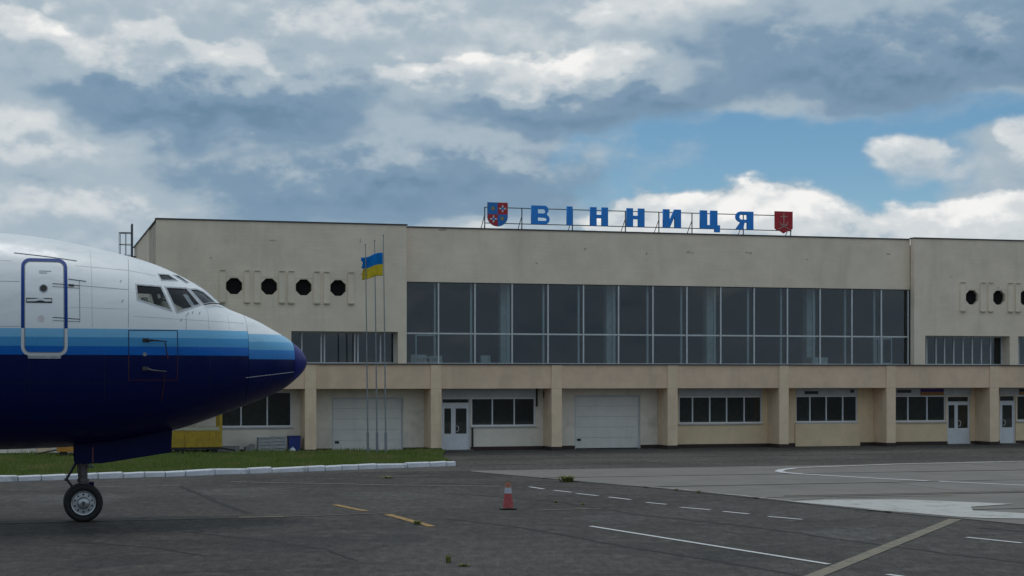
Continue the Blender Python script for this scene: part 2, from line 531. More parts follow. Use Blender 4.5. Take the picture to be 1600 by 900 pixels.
# ------------------------------------------------------------------ mesh helpers
class MB:
    """collects boxes, prisms, tubes and lathes; build() links them as one mesh object"""

    def __init__(self):
        self.v, self.f, self.mi = [], [], []

    def face(self, pts, mi=0):
        n = len(self.v)
        self.v += [tuple(p) for p in pts]
        self.f.append(tuple(range(n, n + len(pts))))
        self.mi.append(mi)

    def box(self, x0, x1, y0, y1, z0, z1, mi=0):
        n = len(self.v)
        self.v += [(x0, y0, z0), (x1, y0, z0), (x1, y1, z0), (x0, y1, z0), (x0, y0, z1), (x1, y0, z1), (x1, y1, z1), (x0, y1, z1)]
        for q in ((0, 3, 2, 1), (4, 5, 6, 7), (0, 1, 5, 4), (1, 2, 6, 5), (2, 3, 7, 6), (3, 0, 4, 7)):
            self.f.append(tuple(n + i for i in q))
            self.mi.append(mi)
        return self

    def prism(self, poly, axis, d0, d1, mi=0):
        """poly: 2-D points; axis 'y': (x,z) swept d0..d1 in y; axis 'z': (x,y) swept in z; 'x': (y,z)"""
        def p3(p, d):
            return (p[0], d, p[1]) if axis == 'y' else ((p[0], p[1], d) if axis == 'z' else (d, p[0], p[1]))
        n = len(poly)
        b = len(self.v)
        self.v += [p3(p, d0) for p in poly] + [p3(p, d1) for p in poly]
        self.f.append(tuple(range(b, b + n)))
        self.f.append(tuple(range(b + 2 * n - 1, b + n - 1, -1)))
        self.mi += [mi, mi]
        for i in range(n):
            j = (i + 1) % n
            self.f.append((b + i, b + n + i, b + n + j, b + j))
            self.mi.append(mi)
        return self

    def tube(self, pts, r, seg=8, mi=0, cap=True):
        pts = [Vector(p) for p in pts]
        rr = r if isinstance(r, (list, tuple)) else [r] * len(pts)
        b = len(self.v)
        for i, p in enumerate(pts):
            t = (pts[min(i + 1, len(pts) - 1)] - pts[max(i - 1, 0)]).normalized()
            up = Vector((0, 0, 1)) if abs(t.z) < .95 else Vector((1, 0, 0))
            a = t.cross(up).normalized()
            c = t.cross(a).normalized()
            for k in range(seg):
                an = 2 * math.pi * k / seg
                self.v.append(tuple(p + (a * math.cos(an) + c * math.sin(an)) * rr[i]))
        for i in range(len(pts) - 1):
            for k in range(seg):
                k2 = (k + 1) % seg
                self.f.append((b + i * seg + k, b + i * seg + k2, b + (i + 1) * seg + k2, b + (i + 1) * seg + k))
                self.mi.append(mi)
        if cap:
            self.f.append(tuple(b + k for k in range(seg)))
            self.f.append(tuple(b + (len(pts) - 1) * seg + k for k in reversed(range(seg))))
            self.mi += [mi, mi]
        return self

    def lathe(self, prof, centre=(0, 0, 0), axis='z', seg=32, mi=0):
        """prof: (radius, height) pairs"""
        b = len(self.v)
        cx, cy, cz = centre
        for r, h in prof:
            for k in range(seg):
                an = 2 * math.pi * k / seg
                p, q = r * math.cos(an), r * math.sin(an)
                self.v.append((cx + p, cy + q, cz + h) if axis == 'z' else (cx + p, cy + h, cz + q))
        for i in range(len(prof) - 1):
            for k in range(seg):
                k2 = (k + 1) % seg
                self.f.append((b + i * seg + k, b + i * seg + k2, b + (i + 1) * seg + k2, b + (i + 1) * seg + k))
                self.mi.append(mi)
        return self

    def build(self, name, mats, parent=None, smooth_=False, bevel=0.0):
        me = bpy.data.meshes.new(name)
        me.from_pydata(self.v, [], self.f)
        mats = mats if isinstance(mats, (list, tuple)) else [mats]
        for m in mats:
            me.materials.append(m)
        if len(mats) > 1:
            me.polygons.foreach_set('material_index', self.mi)
        bm = bmesh.new()
        bm.from_mesh(me)
        bmesh.ops.remove_doubles(bm, verts=bm.verts, dist=1e-5)
        bmesh.ops.recalc_face_normals(bm, faces=bm.faces)
        if bevel:
            bmesh.ops.bevel(bm, geom=list(bm.edges), offset=bevel, segments=2, affect='EDGES', profile=.6)
        bm.to_mesh(me)
        bm.free()
        if smooth_:
            me.polygons.foreach_set('use_smooth', [True] * len(me.polygons))
            me.set_sharp_from_angle(angle=R(38))
        o = bpy.data.objects.new(name, me)
        COL.objects.link(o)
        o.parent = parent
        return o


def empty(name, loc=(0, 0, 0), rz=0.0, parent=None):
    o = bpy.data.objects.new(name, None)
    o.empty_display_size = .2
    COL.objects.link(o)
    o.location = loc
    o.rotation_euler = (0, 0, rz)
    o.parent = parent
    return o


def tag(o, label=None, cat=None, group=None, kind=None):
    for k, v in (('label', label), ('category', cat), ('group', group), ('kind', kind)):
        if v:
            o[k] = v
    return o


def copy_tree(o, parent=None):
    c = o.copy()
    COL.objects.link(c)
    c.parent = parent
    for ch in list(o.children):
        copy_tree(ch, c)
    return c


def curve_prism(name, outlines, depth, mat, parent, loc):
    """flat glyph outlines (x, z), holes included, swept to a slab of the given depth standing upright"""
    cu = bpy.data.curves.new(name, 'CURVE')
    cu.dimensions = '2D'
    cu.fill_mode = 'BOTH'
    cu.extrude = depth / 2
    for pts in outlines:
        sp = cu.splines.new('POLY')
        sp.points.add(len(pts) - 1)
        for p, q in zip(sp.points, pts):
            p.co = (q[0], q[1], 0, 1)
        sp.use_cyclic_u = True
    tmp = bpy.data.objects.new('tmp', cu)
    COL.objects.link(tmp)
    dg = bpy.context.evaluated_depsgraph_get()
    me = bpy.data.meshes.new_from_object(tmp.evaluated_get(dg))
    bpy.data.objects.remove(tmp)
    me.name = name
    me.materials.clear()
    me.materials.append(mat)
    me.transform(Matrix.Rotation(R(90), 4, 'X'))
    o = bpy.data.objects.new(name, me)
    COL.objects.link(o)
    o.parent = parent
    o.location = loc
    return o


# facade frame: u along the facade to the right, v into the building, z up
FO = Vector((-3.761, 61.141, 0))
CT, ST = math.cos(THETA), math.sin(THETA)


def fw(u, v, z=0.0):
    return Vector((FO.x + u * CT - v * ST, FO.y + u * ST + v * CT, z))


# ------------------------------------------------------------------ ground
def sheet(name, pts, z, mat, parent=None):
    mb = MB()
    mb.face([(p[0], p[1], z) for p in pts])
    return mb.build(name, mat, parent)


ground = tag(sheet('ground', [(-4000, -3000), (4000, -3000), (4000, 5000), (-4000, 5000)], 0, M['asphalt']), kind='structure')

# service road along the terminal
p = [fw(-30, -12.4), fw(60, -12.4), fw(60, .9), fw(-30, .9)]
road = tag(sheet('service_road', [(q.x, q.y) for q in p], .004, M['road']), kind='structure')


def strip(pts, w, z, name, mat, parent, jitter=0.0):
    """a painted or tarred ribbon lying on the ground along a polyline"""
    pts = [Vector((a, b)) for a, b in pts]
    if jitter:
        fine = [pts[0]]
        for a, b in zip(pts, pts[1:]):
            n = max(2, int((b - a).length / .35))
            for i in range(1, n + 1):
                q = a.lerp(b, i / n)
                fine.append(q + Vector((random.uniform(-1, 1), random.uniform(-1, 1))) * jitter)
        pts = fine
    mb = MB()
    L, Rr = [], []
    for i, q in enumerate(pts):
        t = (pts[min(i + 1, len(pts) - 1)] - pts[max(i - 1, 0)]).normalized()
        n = Vector((-t.y, t.x)) * (w / 2) * (random.uniform(.55, 1.45) if jitter else 1)
        L.append(q + n)
        Rr.append(q - n)
    for i in range(len(pts) - 1):
        mb.face([(L[i].x, L[i].y, z), (Rr[i].x, Rr[i].y, z), (Rr[i + 1].x, Rr[i + 1].y, z), (L[i + 1].x, L[i + 1].y, z)])
    return mb.build(name, mat, parent)


# painted markings on the asphalt
for a, b in [((.43, 41.84), (.77, 41.0)), ((1.01, 40.54), (1.39, 39.86)), ((1.5, 39.42), (1.96, 38.68)), ((2.18, 38.26), (2.62, 37.46)),
             ((2.9, 36.6), (3.28, 36.05)), ((3.5, 35.25), (4.04, 34.57)), ((4.25, 34.15), (4.68, 33.51)), ((4.97, 32.9), (5.51, 32.23)),
             ((7.67, 28.62), (8.31, 27.63)), ((5.14, 23.22), (5.34, 22.9))]:
    strip([a, b], .10, .008, 'painted_dash', M['white_line'], ground)
strip([(1.42, 30.77), (4.58, 24.5)], .10, .008, 'painted_line', M['white_line'], ground)
strip([(8.45, 32.3), (3.9, 22.6)], .24, .008, 'faded_line', M['khaki_line'], ground)
strip([(-3.76, 35.95), (-2.95, 34.23)], .16, .008, 'yellow_dash', M['yellow_line'], ground)
strip([(-2.46, 33.43), (-1.45, 30.71)], .17, .008, 'yellow_dash', M['yellow_line'], ground)
strip([(-30, 25.2), (-9.47, 31.38), (-8.16, 31.8), (-4.46, 32.82), (-2.5, 33.75)], .13, .008, 'taxi_line', M['tan_line'], ground)
strip([(-5.25, 32.62), (-4.42, 32.85)], .24, .012, 'taxi_line_end', M['khaki_line'], ground)
strip([(-7.29, 43.9), (-3.21, 42.59), (0, 41.96)], .13, .008, 'faint_line', M['faint_line'], ground)
strip([(-10.26, 41.84), (-8.31, 42.34)], .10, .008, 'faint_line', M['faint_line'], ground)
strip([(.65, 34.57), (1.82, 34.9)], .12, .008, 'faint_line', M['khaki_line'], ground)
strip([(-2.2, 43.6), (2.6, 41.3)], .10, .008, 'faint_line', M['tan_line'], ground)
# tarred cracks
for pts, w in [([(-8.23, 42.09), (-7.31, 39.53), (-6.37, 36.69), (-5.2, 33.59)], .10), ([(-1.2, 32.3), (0, 30.84), (1.08, 28.62), (2.01, 26.7), (3.6, 23.85), (4.3, 22.4)], .07),
               ([(-1.5, 39.6), (0, 38.06), (.97, 36.88), (2.51, 33.28), (3.6, 31.8), (4.56, 30.19), (6.11, 27.0), (7.45, 24.67), (8.6, 22.6)], .06),
               ([(-5.6, 29.6), (-4.1, 28.1), (-2.9, 26.6), (-2.3, 25.0)], .06), ([(-7.2, 27.9), (-5.8, 27.0), (-4.6, 25.6)], .05),
               ([(-4.9, 46.2), (-3.4, 45.6), (-1.6, 46.3), (-.6, 46.0)], .12), ([(-3.2, 47.3), (-1.9, 47.9), (-.9, 48.2)], .14),
               ([(-13, 39.9), (-11.3, 40.4), (-9.6, 41.2)], .07), ([(8.4, 30.4), (9.6, 29.0), (11.2, 27.8)], .09)]:
    strip(pts, w * 1.5, .003, 'crack', M['crack'], ground, .04)
# repaired and oil-darkened areas of the asphalt
M['patch_dark'] = asphalt('dark_repair_asphalt', (.042, .040, .039), (.028, .027, .027), (.070, .067, .062), False)
M['patch_pale'] = asphalt('pale_repair_asphalt', (.068, .065, .061), (.044, .042, .040), (.110, .105, .097), False)
for cx, cy, rx, ry, m in ((-3.6, 27.6, 1.1, 1.5, 'patch_dark'), (-1.9, 28.4, .5, 1.0, 'patch_dark'), (5.9, 29.3, .8, 1.2, 'patch_pale'), (-6.3, 40.0, 1.1, 1.8, 'patch_pale'), (1.9, 32.5, .7, 1.3, 'patch_pale'),
                          (-3.0, 38.6, 1.3, 1.4, 'patch_pale'), (3.3, 25.6, .5, .8, 'patch_dark'), (-9.6, 37.6, 1.2, 2.2, 'patch_pale'), (-1.4, 46.4, 1.0, 1.5, 'patch_dark'), (-5.9, 24.9, .7, .8, 'patch_dark')):
    pts = []
    for i in range(22):
        t = 2 * math.pi * i / 22
        q = random.uniform(.72, 1.12)
        pts.append((cx + rx * q * math.cos(t), cy + ry * q * math.sin(t)))
    sheet('asphalt_patch', pts, .0016, M[m], ground)
# seams of the service road
for v, w in ((-2.6, .05), (-6.1, .09), (-9.4, .05)):
    a, b = fw(-8, v), fw(45, v + .25)
    strip([(a.x, a.y), (b.x, b.y)], w, .007, 'road_seam', M['crack'], road, .03)

# concrete apron: slabs in rows parallel to the terminal
apron = tag(empty('concrete_apron'), kind='structure')
EDGE = [(-1.09, 48.34), (1.66, 44.03), (2.94, 42.09), (4.35, 39.75), (5.64, 37.36), (6.41, 35.77), (7.62, 33.67), (8.43, 32.52), (9.35, 30.97), (11.5, 27.4)]


def to_f(x, y):
    dx, dy = x - FO.x, y - FO.y
    return (dx * CT + dy * ST, -dx * ST + dy * CT)


poly = [to_f(*q) for q in EDGE]
poly += [(60, poly[-1][1]), (60, -12.45), (poly[0][0], -12.45)]


def clip(poly, axis, lim, keep_less):
    out = []
    for i in range(len(poly)):
        a, b = poly[i], poly[(i + 1) % len(poly)]
        ia = (a[axis] <= lim) == keep_less
        ib = (b[axis] <= lim) == keep_less
        if ia:
            out.append(a)
        if ia != ib:
            t = (lim - a[axis]) / (b[axis] - a[axis])
            out.append((a[0] + (b[0] - a[0]) * t, a[1] + (b[1] - a[1]) * t))
    return out


mb = MB()
mb.face([(*fw(q[0], q[1]).xy, .006) for q in poly])
mb.build('joint_filler', M['joint'], apron)
rows = [-12.45, -16.5, -20.75, -25.0, -29.3, -33.6, -38]
for r_i in range(len(rows) - 1):
    hi, lo = rows[r_i], rows[r_i + 1]
    u0 = -6 + (r_i % 2) * 3.1
    while u0 < 60:
        q = clip(clip(poly, 1, hi - .10, True), 1, lo + .10, False)
        if len(q) > 2:
            q = clip(clip(q, 0, u0 + .003, False), 0, u0 + 6.997, True)
        if len(q) > 2:
            zt = .020 + random.uniform(-.004, .004)
            MB().prism([fw(a, b).xy for a, b in q], 'z', .0, zt).build('slab', M['concrete'], apron)
        u0 += 7.0
# ragged lip of asphalt and weeds run along the edge; worn white paint spilled over the corner of the apron
blob = [(5.98, 36.6), (6.81, 37.07), (8.58, 37.17), (9.35, 36.69), (10.6, 35.86), (9.49, 35.07), (9.26, 34.07), (10.2, 33.3), (11.2, 32.3), (10.9, 31.3), (9.9, 32.1), (9.0, 32.25), (8.6, 32.5), (7.76, 33.75), (6.6, 35.75)]
sheet('painted_patch', blob, .031, M['white_worn'], apron)
strip([(16.36, 54.2), (11.87, 52.42), (9.19, 50.74), (8.31, 50.03)], .30, .031, 'painted_loop', M['white_worn'], apron)
strip([(8.31, 50.03), (7.83, 49.2), (7.6, 48.4), (7.66, 47.75), (7.99, 47.07)], .24, .0312, 'painted_loop', M['white_line'], apron)
strip([(7.99, 47.07), (9.4, 45.28), (10.77, 43.9)], .20, .031, 'painted_loop', M['white_line'], apron)
strip([(11.0, 43.7), (12.71, 42.09), (15.5, 39.4)], .18, .031, 'painted_loop', M['white_line'], apron)
a, b = fw(3.3, -24.6), fw(24, -24.75)
strip([(a.x, a.y), (b.x, b.y)], .13, .031, 'painted_line', M['khaki_line'], apron)
strip([(6.1, 37.0), (7.0, 37.75), (10, 38.5)], .10, .031, 'painted_line', M['khaki_line'], apron)
e2 = [(x + .10, y + .03) for x, y in EDGE[1:-2]]
strip(e2[1:6], .13, .0305, 'slab_edge_chalk', M['edge_chalk'], apron, .04)

# kerb of whitewashed stones in front of the grass
kerb = tag(empty('kerb'), kind='structure')
KX = [(-16.6, 42.1), (-15.7, 42.62), (-14.7, 43.2), (-13.9, 43.68), (-12.91, 44.25), (-12.38, 44.56), (-11.81, 44.89), (-11.08, 45.32), (-10.49, 45.66), (-9.97, 45.96), (-9.48, 46.25), (-8.98, 46.54), (-8.28, 47.08),
      (-7.43, 47.7), (-6.85, 48.13), (-5.91, 48.82), (-5.45, 49.16), (-5.0, 49.49), (-4.55, 49.82), (-4.04, 50.2), (-3.18, 50.83), (-2.52, 51.32), (-2.03, 51.68), (-1.76, 51.88)]
for i, (a, b) in enumerate(zip(KX, KX[1:])):
    a, b = Vector(a), Vector(b)
    L = (b - a).length - .03
    h = .165 + random.uniform(-.02, .012)
    mb = MB()
    pr = [(-.09, 0), (.09, 0), (.09, h), (-.06, h), (-.09, h - .03)]
    mb.prism([(y, z) for y, z in pr], 'x', -L / 2, L / 2)
    o = mb.build('kerb_stone', M['kerb'], kerb, bevel=.012)
    d = b - a
    o.location = ((a.x + b.x) / 2, (a.y + b.y) / 2, -.01)
    o.rotation_euler = (random.uniform(-.03, .03), random.uniform(-.03, .03), math.atan2(d.y, d.x) + random.uniform(-.015, .015))
# returning end of the kerb
# grass verge between kerb and building
verge_pts = [(q[0] - .05, q[1] + .08) for q in KX] + [(-1.85, 52.3), (-2.35, 56.6), tuple(fw(1.4, .02).xy), tuple(fw(-30, .02).xy), (-36, 47)]
verge = tag(sheet('verge', verge_pts, .045, M['soil']), kind='structure')


def in_poly(px, py, pl):
    inside = np.zeros(len(px), bool)
    n = len(pl)
    for i in range(n):
        x1, y1 = pl[i]
        x2, y2 = pl[(i + 1) % n]
        c = ((y1 > py) != (y2 > py)) & (px < (x2 - x1) * (py - y1) / (y2 - y1 + 1e-12) + x1)
        inside ^= c
    return inside


def blades(name, xs, ys, hs, ws, mat, z0=.04, lean=.35):
    n = len(xs)
    an = rng.uniform(0, 2 * math.pi, n)
    la = rng.uniform(0, 2 * math.pi, n)
    ln = rng.uniform(.05, lean, n) * hs
    dx, dy = np.cos(an) * ws, np.sin(an) * ws
    V = np.zeros((n, 5, 3))
    V[:, 0] = np.stack([xs - dx, ys - dy, np.full(n, z0)], 1)
    V[:, 1] = np.stack([xs + dx, ys + dy, np.full(n, z0)], 1)
    mx, my = xs + np.cos(la) * ln * .35, ys + np.sin(la) * ln * .35
    V[:, 2] = np.stack([mx + dx * .75, my + dy * .75, z0 + hs * .55], 1)
    V[:, 3] = np.stack([mx - dx * .75, my - dy * .75, z0 + hs * .55], 1)
    V[:, 4] = np.stack([xs + np.cos(la) * ln, ys + np.sin(la) * ln, z0 + hs], 1)
    me = bpy.data.meshes.new(name)
    idx = np.arange(n)[:, None] * 5
    quads = idx + np.array([[0, 1, 2, 3]])
    tris = idx + np.array([[3, 2, 4]])
    loops = np.concatenate([np.concatenate([quads, tris], 1).reshape(-1)])
    me.vertices.add(n * 5)
    me.vertices.foreach_set('co', V.reshape(-1))
    me.loops.add(n * 7)
    me.loops.foreach_set('vertex_index', loops.astype(np.int32))
    me.polygons.add(n * 2)
    st = (np.arange(n)[:, None] * 7 + np.array([[0, 4]])).reshape(-1)
    me.polygons.foreach_set('loop_start', st.astype(np.int32))
    me.materials.append(mat)
    me.update(calc_edges=True)
    me.validate()
    o = bpy.data.objects.new(name, me)
    COL.objects.link(o)
    return o


N = 150000
gx = rng.uniform(-20, -1.5, N)
gy = rng.uniform(40, 62, N)
k = in_poly(gx, gy, verge_pts)
gx, gy = gx[k], gy[k]
patch = .5 + .5 * np.sin(gx * 1.7 + 1.3 * np.sin(gy * .9)) * np.cos(gy * 1.1 + gx * .6)
gh = rng.uniform(.05, .13, len(gx)) * (.7 + .9 * patch)
tall = rng.random(len(gx)) < .02
gh[tall] *= 1.8
grass = blades('grass', gx, gy, gh, rng.uniform(.006, .013, len(gx)), M['grass'])
tag(grass, 'unmown green grass on the verge between white kerb and terminal', 'grass', kind='stuff')


def weed(x, y, h, spread, n, label, z0=.0):
    mb = MB()
    for i in range(n):
        an = random.uniform(0, 6.283)
        r0 = random.uniform(0, spread * .5)
        bx, by = math.cos(an) * r0, math.sin(an) * r0
        la = an + random.uniform(-.6, .6)
        hh = h * random.uniform(.5, 1.0)
        ln = spread * random.uniform(.2, .8)
        w = random.uniform(.008, .018)
        px, py = -math.sin(la) * w, math.cos(la) * w
        m1 = (bx + math.cos(la) * ln * .4, by + math.sin(la) * ln * .4, hh * .65)
        tip = (bx + math.cos(la) * ln, by + math.sin(la) * ln, hh)
        mb.face([(bx - px, by - py, 0), (bx + px, by + py, 0), (m1[0] + px, m1[1] + py, m1[2]), (m1[0] - px, m1[1] - py, m1[2])])
        mb.face([(m1[0] - px, m1[1] - py, m1[2]), (m1[0] + px, m1[1] + py, m1[2]), tip])
    o = mb.build('weed_tuft', M['weed'])
    o.location = (x, y, z0)
    return tag(o, label, 'weed', 'weeds growing in the pavement cracks')


weed(1.41, 43.95, .19, .34, 110, 'bushiest weed tuft at the left corner of the pale concrete slabs')
weed(-1.74, 31.15, .09, .13, 32, 'small weed tuft growing on the nearer yellow dash')
weed(-.93, 24.75, .13, .07, 18, 'upright weed sprig in the asphalt at the bottom of the picture')
weed(-.70, 24.3, .04, .12, 26, 'flat yellowish weed beside the upright sprig in foreground asphalt')
weed(.96, 36.6, .05, .07, 14, 'small weed in the crack just right of the traffic cone')
weed(1.5, 35.95, .05, .07, 14, 'weed just above the right end of the short cream line')
weed(3.9, 40.3, .05, .09, 16, 'first low weed on the concrete edge, beyond the dashed line', .02)
weed(4.35, 39.6, .05, .09, 16, 'second low weed on the concrete edge, nearer the camera', .02)
weed(-3.35, 45.55, .06, .26, 40, 'dark weed clump in the crack below the kerb end')

# ------------------------------------------------------------------ terminal
term = tag(empty('terminal_building', FO, THETA), 'long two-storey grey and tan airport terminal with a glazed upper hall', 'building')


def fbox(name, u0, u1, v0, v1, z0, z1, mat, parent=term, bevel=0.0):
    return MB().box(u0, u1, v0, v1, z0, z1).build(name, mat, parent, bevel=bevel)


def wall_holes(name, u0, u1, z0, z1, v0, v1, holes, mat, parent=term):
    us = sorted({u0, u1, *[min(max(h[0], u0), u1) for h in holes], *[min(max(h[1], u0), u1) for h in holes]})
    zs = sorted({z0, z1, *[min(max(h[2], z0), z1) for h in holes], *[min(max(h[3], z0), z1) for h in holes]})
    nu, nz = len(us) - 1, len(zs) - 1

    def solid(i, j):
        if i < 0 or j < 0 or i >= nu or j >= nz:
            return False
        cu, cz = (us[i] + us[i + 1]) / 2, (zs[j] + zs[j + 1]) / 2
        return not any(h[0] < cu < h[1] and h[2] < cz < h[3] for h in holes)
    mb = MB()
    for i in range(nu):
        for j in range(nz):
            if not solid(i, j):
                continue
            a, b, c, d = us[i], us[i + 1], zs[j], zs[j + 1]
            mb.face([(a, v0, c), (b, v0, c), (b, v0, d), (a, v0, d)])
            mb.face([(a, v1, c), (a, v1, d), (b, v1, d), (b, v1, c)])
            if not solid(i - 1, j):
                mb.face([(a, v0, c), (a, v0, d), (a, v1, d), (a, v1, c)])
            if not solid(i + 1, j):
                mb.face([(b, v0, c), (b, v1, c), (b, v1, d), (b, v0, d)])
            if not solid(i, j - 1):
                mb.face([(a, v0, c), (a, v1, c), (b, v1, c), (b, v0, c)])
            if not solid(i, j + 1):
                mb.face([(a, v0, d), (b, v0, d), (b, v1, d), (a, v1, d)])
    return mb.build(name, mat, parent)


UL, UR = -8.87, 38.0        # ends of the two-storey block
VB = 13.0                   # depth
ZR = 8.16                   # parapet
# floors, roof, back and side walls
fbox('roof', UL + .05, UR - .05, .6, VB, 7.75, 7.95, M['roof'])
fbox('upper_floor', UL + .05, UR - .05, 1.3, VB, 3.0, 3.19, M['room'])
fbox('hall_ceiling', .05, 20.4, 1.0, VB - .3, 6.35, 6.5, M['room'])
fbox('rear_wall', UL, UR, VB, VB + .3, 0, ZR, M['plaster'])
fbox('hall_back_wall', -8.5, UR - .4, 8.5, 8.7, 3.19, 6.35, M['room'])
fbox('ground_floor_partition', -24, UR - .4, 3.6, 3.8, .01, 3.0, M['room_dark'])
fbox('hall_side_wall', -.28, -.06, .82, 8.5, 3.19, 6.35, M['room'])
fbox('hall_side_wall', 20.55, 20.75, .82, 8.5, 3.19, 6.35, M['room'])
fbox('side_wall', UL, UL + .3, 3.97, VB, 0, ZR, M['plaster'])
fbox('side_wall_stained_strip', UL + .01, UL + .29, .471, 3.969, 0, ZR - .03, M['plaster_stain_shade'])
fbox('side_wall', UR - .3, UR, .471, VB, 0, ZR, M['plaster'])
# wings and fascia
LW, RW = .17, .17
octL = [(-6.192, 5.92), (-4.96, 5.92), (-3.735, 5.91), (-2.497, 5.905)]
octR = [(23.034, 5.90), (24.25, 5.905), (25.455, 5.91), (26.66, 5.91)]
winL = [(-8.2, -4.6), (-4.18, -.32)]
winR = [(20.95, 24.74), (25.12, 28.95), (29.35, 33.2)]
OR = .30
hl = [(a, b, 3.19, 4.35) for a, b in winL[1:]] + [(u - OR - .02, u + OR + .02, z - OR - .02, z + OR + .02) for u, z in octL]
hr = [(a, b, 3.19, 4.36) for a, b in winR] + [(u - OR - .02, u + OR + .02, z - OR - .02, z + OR + .02) for u, z in octR]
wall_holes('wing_wall', UL, 0, 3.0, 8.20, LW, LW + .30, hl, M['plaster'])
wall_holes('wing_wall', 20.46, UR, 3.0, 8.19, RW, RW + .30, hr, M['plaster'])
fbox('fascia_wall', .002, 20.458, .5, .80, 6.19, ZR, M['plaster'])
fbox('parapet_flashing', UL - .04, .03, LW - .04, LW + .34, 8.20, 8.245, M['flashing'])
fbox('parapet_flashing', .032, 20.43, .46, .84, ZR, ZR + .045, M['flashing'])
fbox('parapet_flashing', 20.432, UR + .04, RW - .04, RW + .34, 8.19, 8.235, M['flashing'])
fbox('parapet_flashing', UL - .04, UL + .33, LW + .342, VB + .3, ZR + .002, ZR + .045, M['flashing'])

# bare patches where the render has come off the fascia
for u, z, w, hh in ((11.05, 7.48, .16, .05), (11.22, 7.46, .05, .04), (13.45, 7.52, .10, .05), (13.62, 7.50, .09, .05), (19.5, 7.58, .14, .04), (1.45, 8.11, .22, .05), (6.9, 7.52, .05, .07),
                    (9.35, 7.38, .04, .09), (5.0, 6.95, .06, .05), (16.0, 7.3, .07, .03)):
    pts = [(u + w * math.cos(t) * random.uniform(.5, 1.1), z + hh * math.sin(t) * random.uniform(.5, 1.1)) for t in [i * math.pi / 5 for i in range(10)]]
    MB().prism(pts, 'y', .494, .503).build('bare_patch', M['plaster_stain_shade'], term)
for u, z, w, hh in ((-1.7, 7.6, .03, .12), (22.1, 6.7, .12, .02), (24.2, 6.3, .10, .03), (-4.8, 7.55, .18, .03), (-7.0, 6.9, .05, .06)):
    pts = [(u + w * math.cos(t) * random.uniform(.5, 1.1), z + hh * math.sin(t) * random.uniform(.5, 1.1)) for t in [i * math.pi / 5 for i in range(10)]]
    MB().prism(pts, 'y', LW - .006, LW + .003).build('bare_patch', M['plaster_stain_shade'], term)


# octagonal vents with flanking raised strips
def octagon_vent(u, z, v):
    e = empty('octagonal_vent', (0, 0, 0), 0, term)
    r = OR / math.cos(math.pi / 8)
    mb = MB()
    s = OR + .018
    sq = []
    oc = []
    for i in range(8):
        an = math.pi / 8 + i * math.pi / 4
        oc.append((u + r * .95 * math.cos(an), z + r * .95 * math.sin(an)))
        kx = s / max(abs(math.cos(an)), abs(math.sin(an)))
        sq.append((u + kx * math.cos(an), z + kx * math.sin(an)))
    for i in range(8):
        j = (i + 1) % 8
        quad = [sq[i], sq[j], oc[j], oc[i]]
        if i % 2 == 1:
            cx = u + s * (1 if (sq[i][0] + sq[j][0]) / 2 > u else -1)
            cz = z + s * (1 if (sq[i][1] + sq[j][1]) / 2 > z else -1)
            # fall through: the flat side of the square is straight here
        for d in (v + .008,):
            mb.face([(p_[0], d, p_[1]) for p_ in quad])
        mb.face([(oc[i][0], v + .008, oc[i][1]), (oc[j][0], v + .008, oc[j][1]), (oc[j][0], v + .22, oc[j][1]), (oc[i][0], v + .22, oc[i][1])])
    # corners of the square plate
    for sx in (-1, 1):
        for sz in (-1, 1):
            c0 = (u + sx * s, z + sz * s)
            near = sorted(sq, key=lambda q: (q[0] - c0[0]) ** 2 + (q[1] - c0[1]) ** 2)[:2]
            mb.face([(near[0][0], v + .008, near[0][1]), (c0[0], v + .008, c0[1]), (near[1][0], v + .008, near[1][1])])
    mb.build('surround', M['plaster'], e)
    MB().box(u - s, u + s, v + .20, v + .23, z - s, z + s).build('vent_back', M['void'], e)
    lm = MB()
    for i in range(6):
        zz = z - .22 + i * .088
        lm.box(u - .26, u + .26, v + .15, v + .17, zz, zz + .022)
    lm.build('louvre', M['void'], e)


for u, z in octL:
    octagon_vent(u, z, LW)
for u, z in octR:
    octagon_vent(u, z, RW)


def raised_strip(u0, u1, z0, z1, v):
    e = empty('raised_strip', (0, 0, 0), 0, term)
    MB().box(u0, u1, v - .045, v + .01, z0, z1).build('strip_body', M['plaster'], e, bevel=.006)
    MB().box(u0 + .02, u1 - .01, v - .085, v + .01, z1 + .002, z1 + .028).build('strip_cap', M['plaster_stain_shade'], e)  # cap and foot coloured darker, their small shadows put into the colour
    MB().box(u0 + .01, u1 - .005, v - .085, v + .01, z0 - .040, z0 - .002).build('strip_foot', M['plaster_stain_shade'], e)


for a, b in ((-6.71, -6.5), (-5.84, -5.65), (-5.5, -5.28), (-4.62, -4.41), (-4.3, -4.07), (-3.39, -3.16), (-3.03, -2.81), (-2.15, -1.92)):
    raised_strip(a, b, 5.36, 6.45, LW)
for a, b in ((22.48, 22.73), (23.38, 23.63), (23.74, 23.96), (24.64, 24.87), (24.98, 25.21), (25.85, 26.08), (26.19, 26.42), (27.05, 27.28)):
    raised_strip(a, b, 5.36, 6.47, RW)


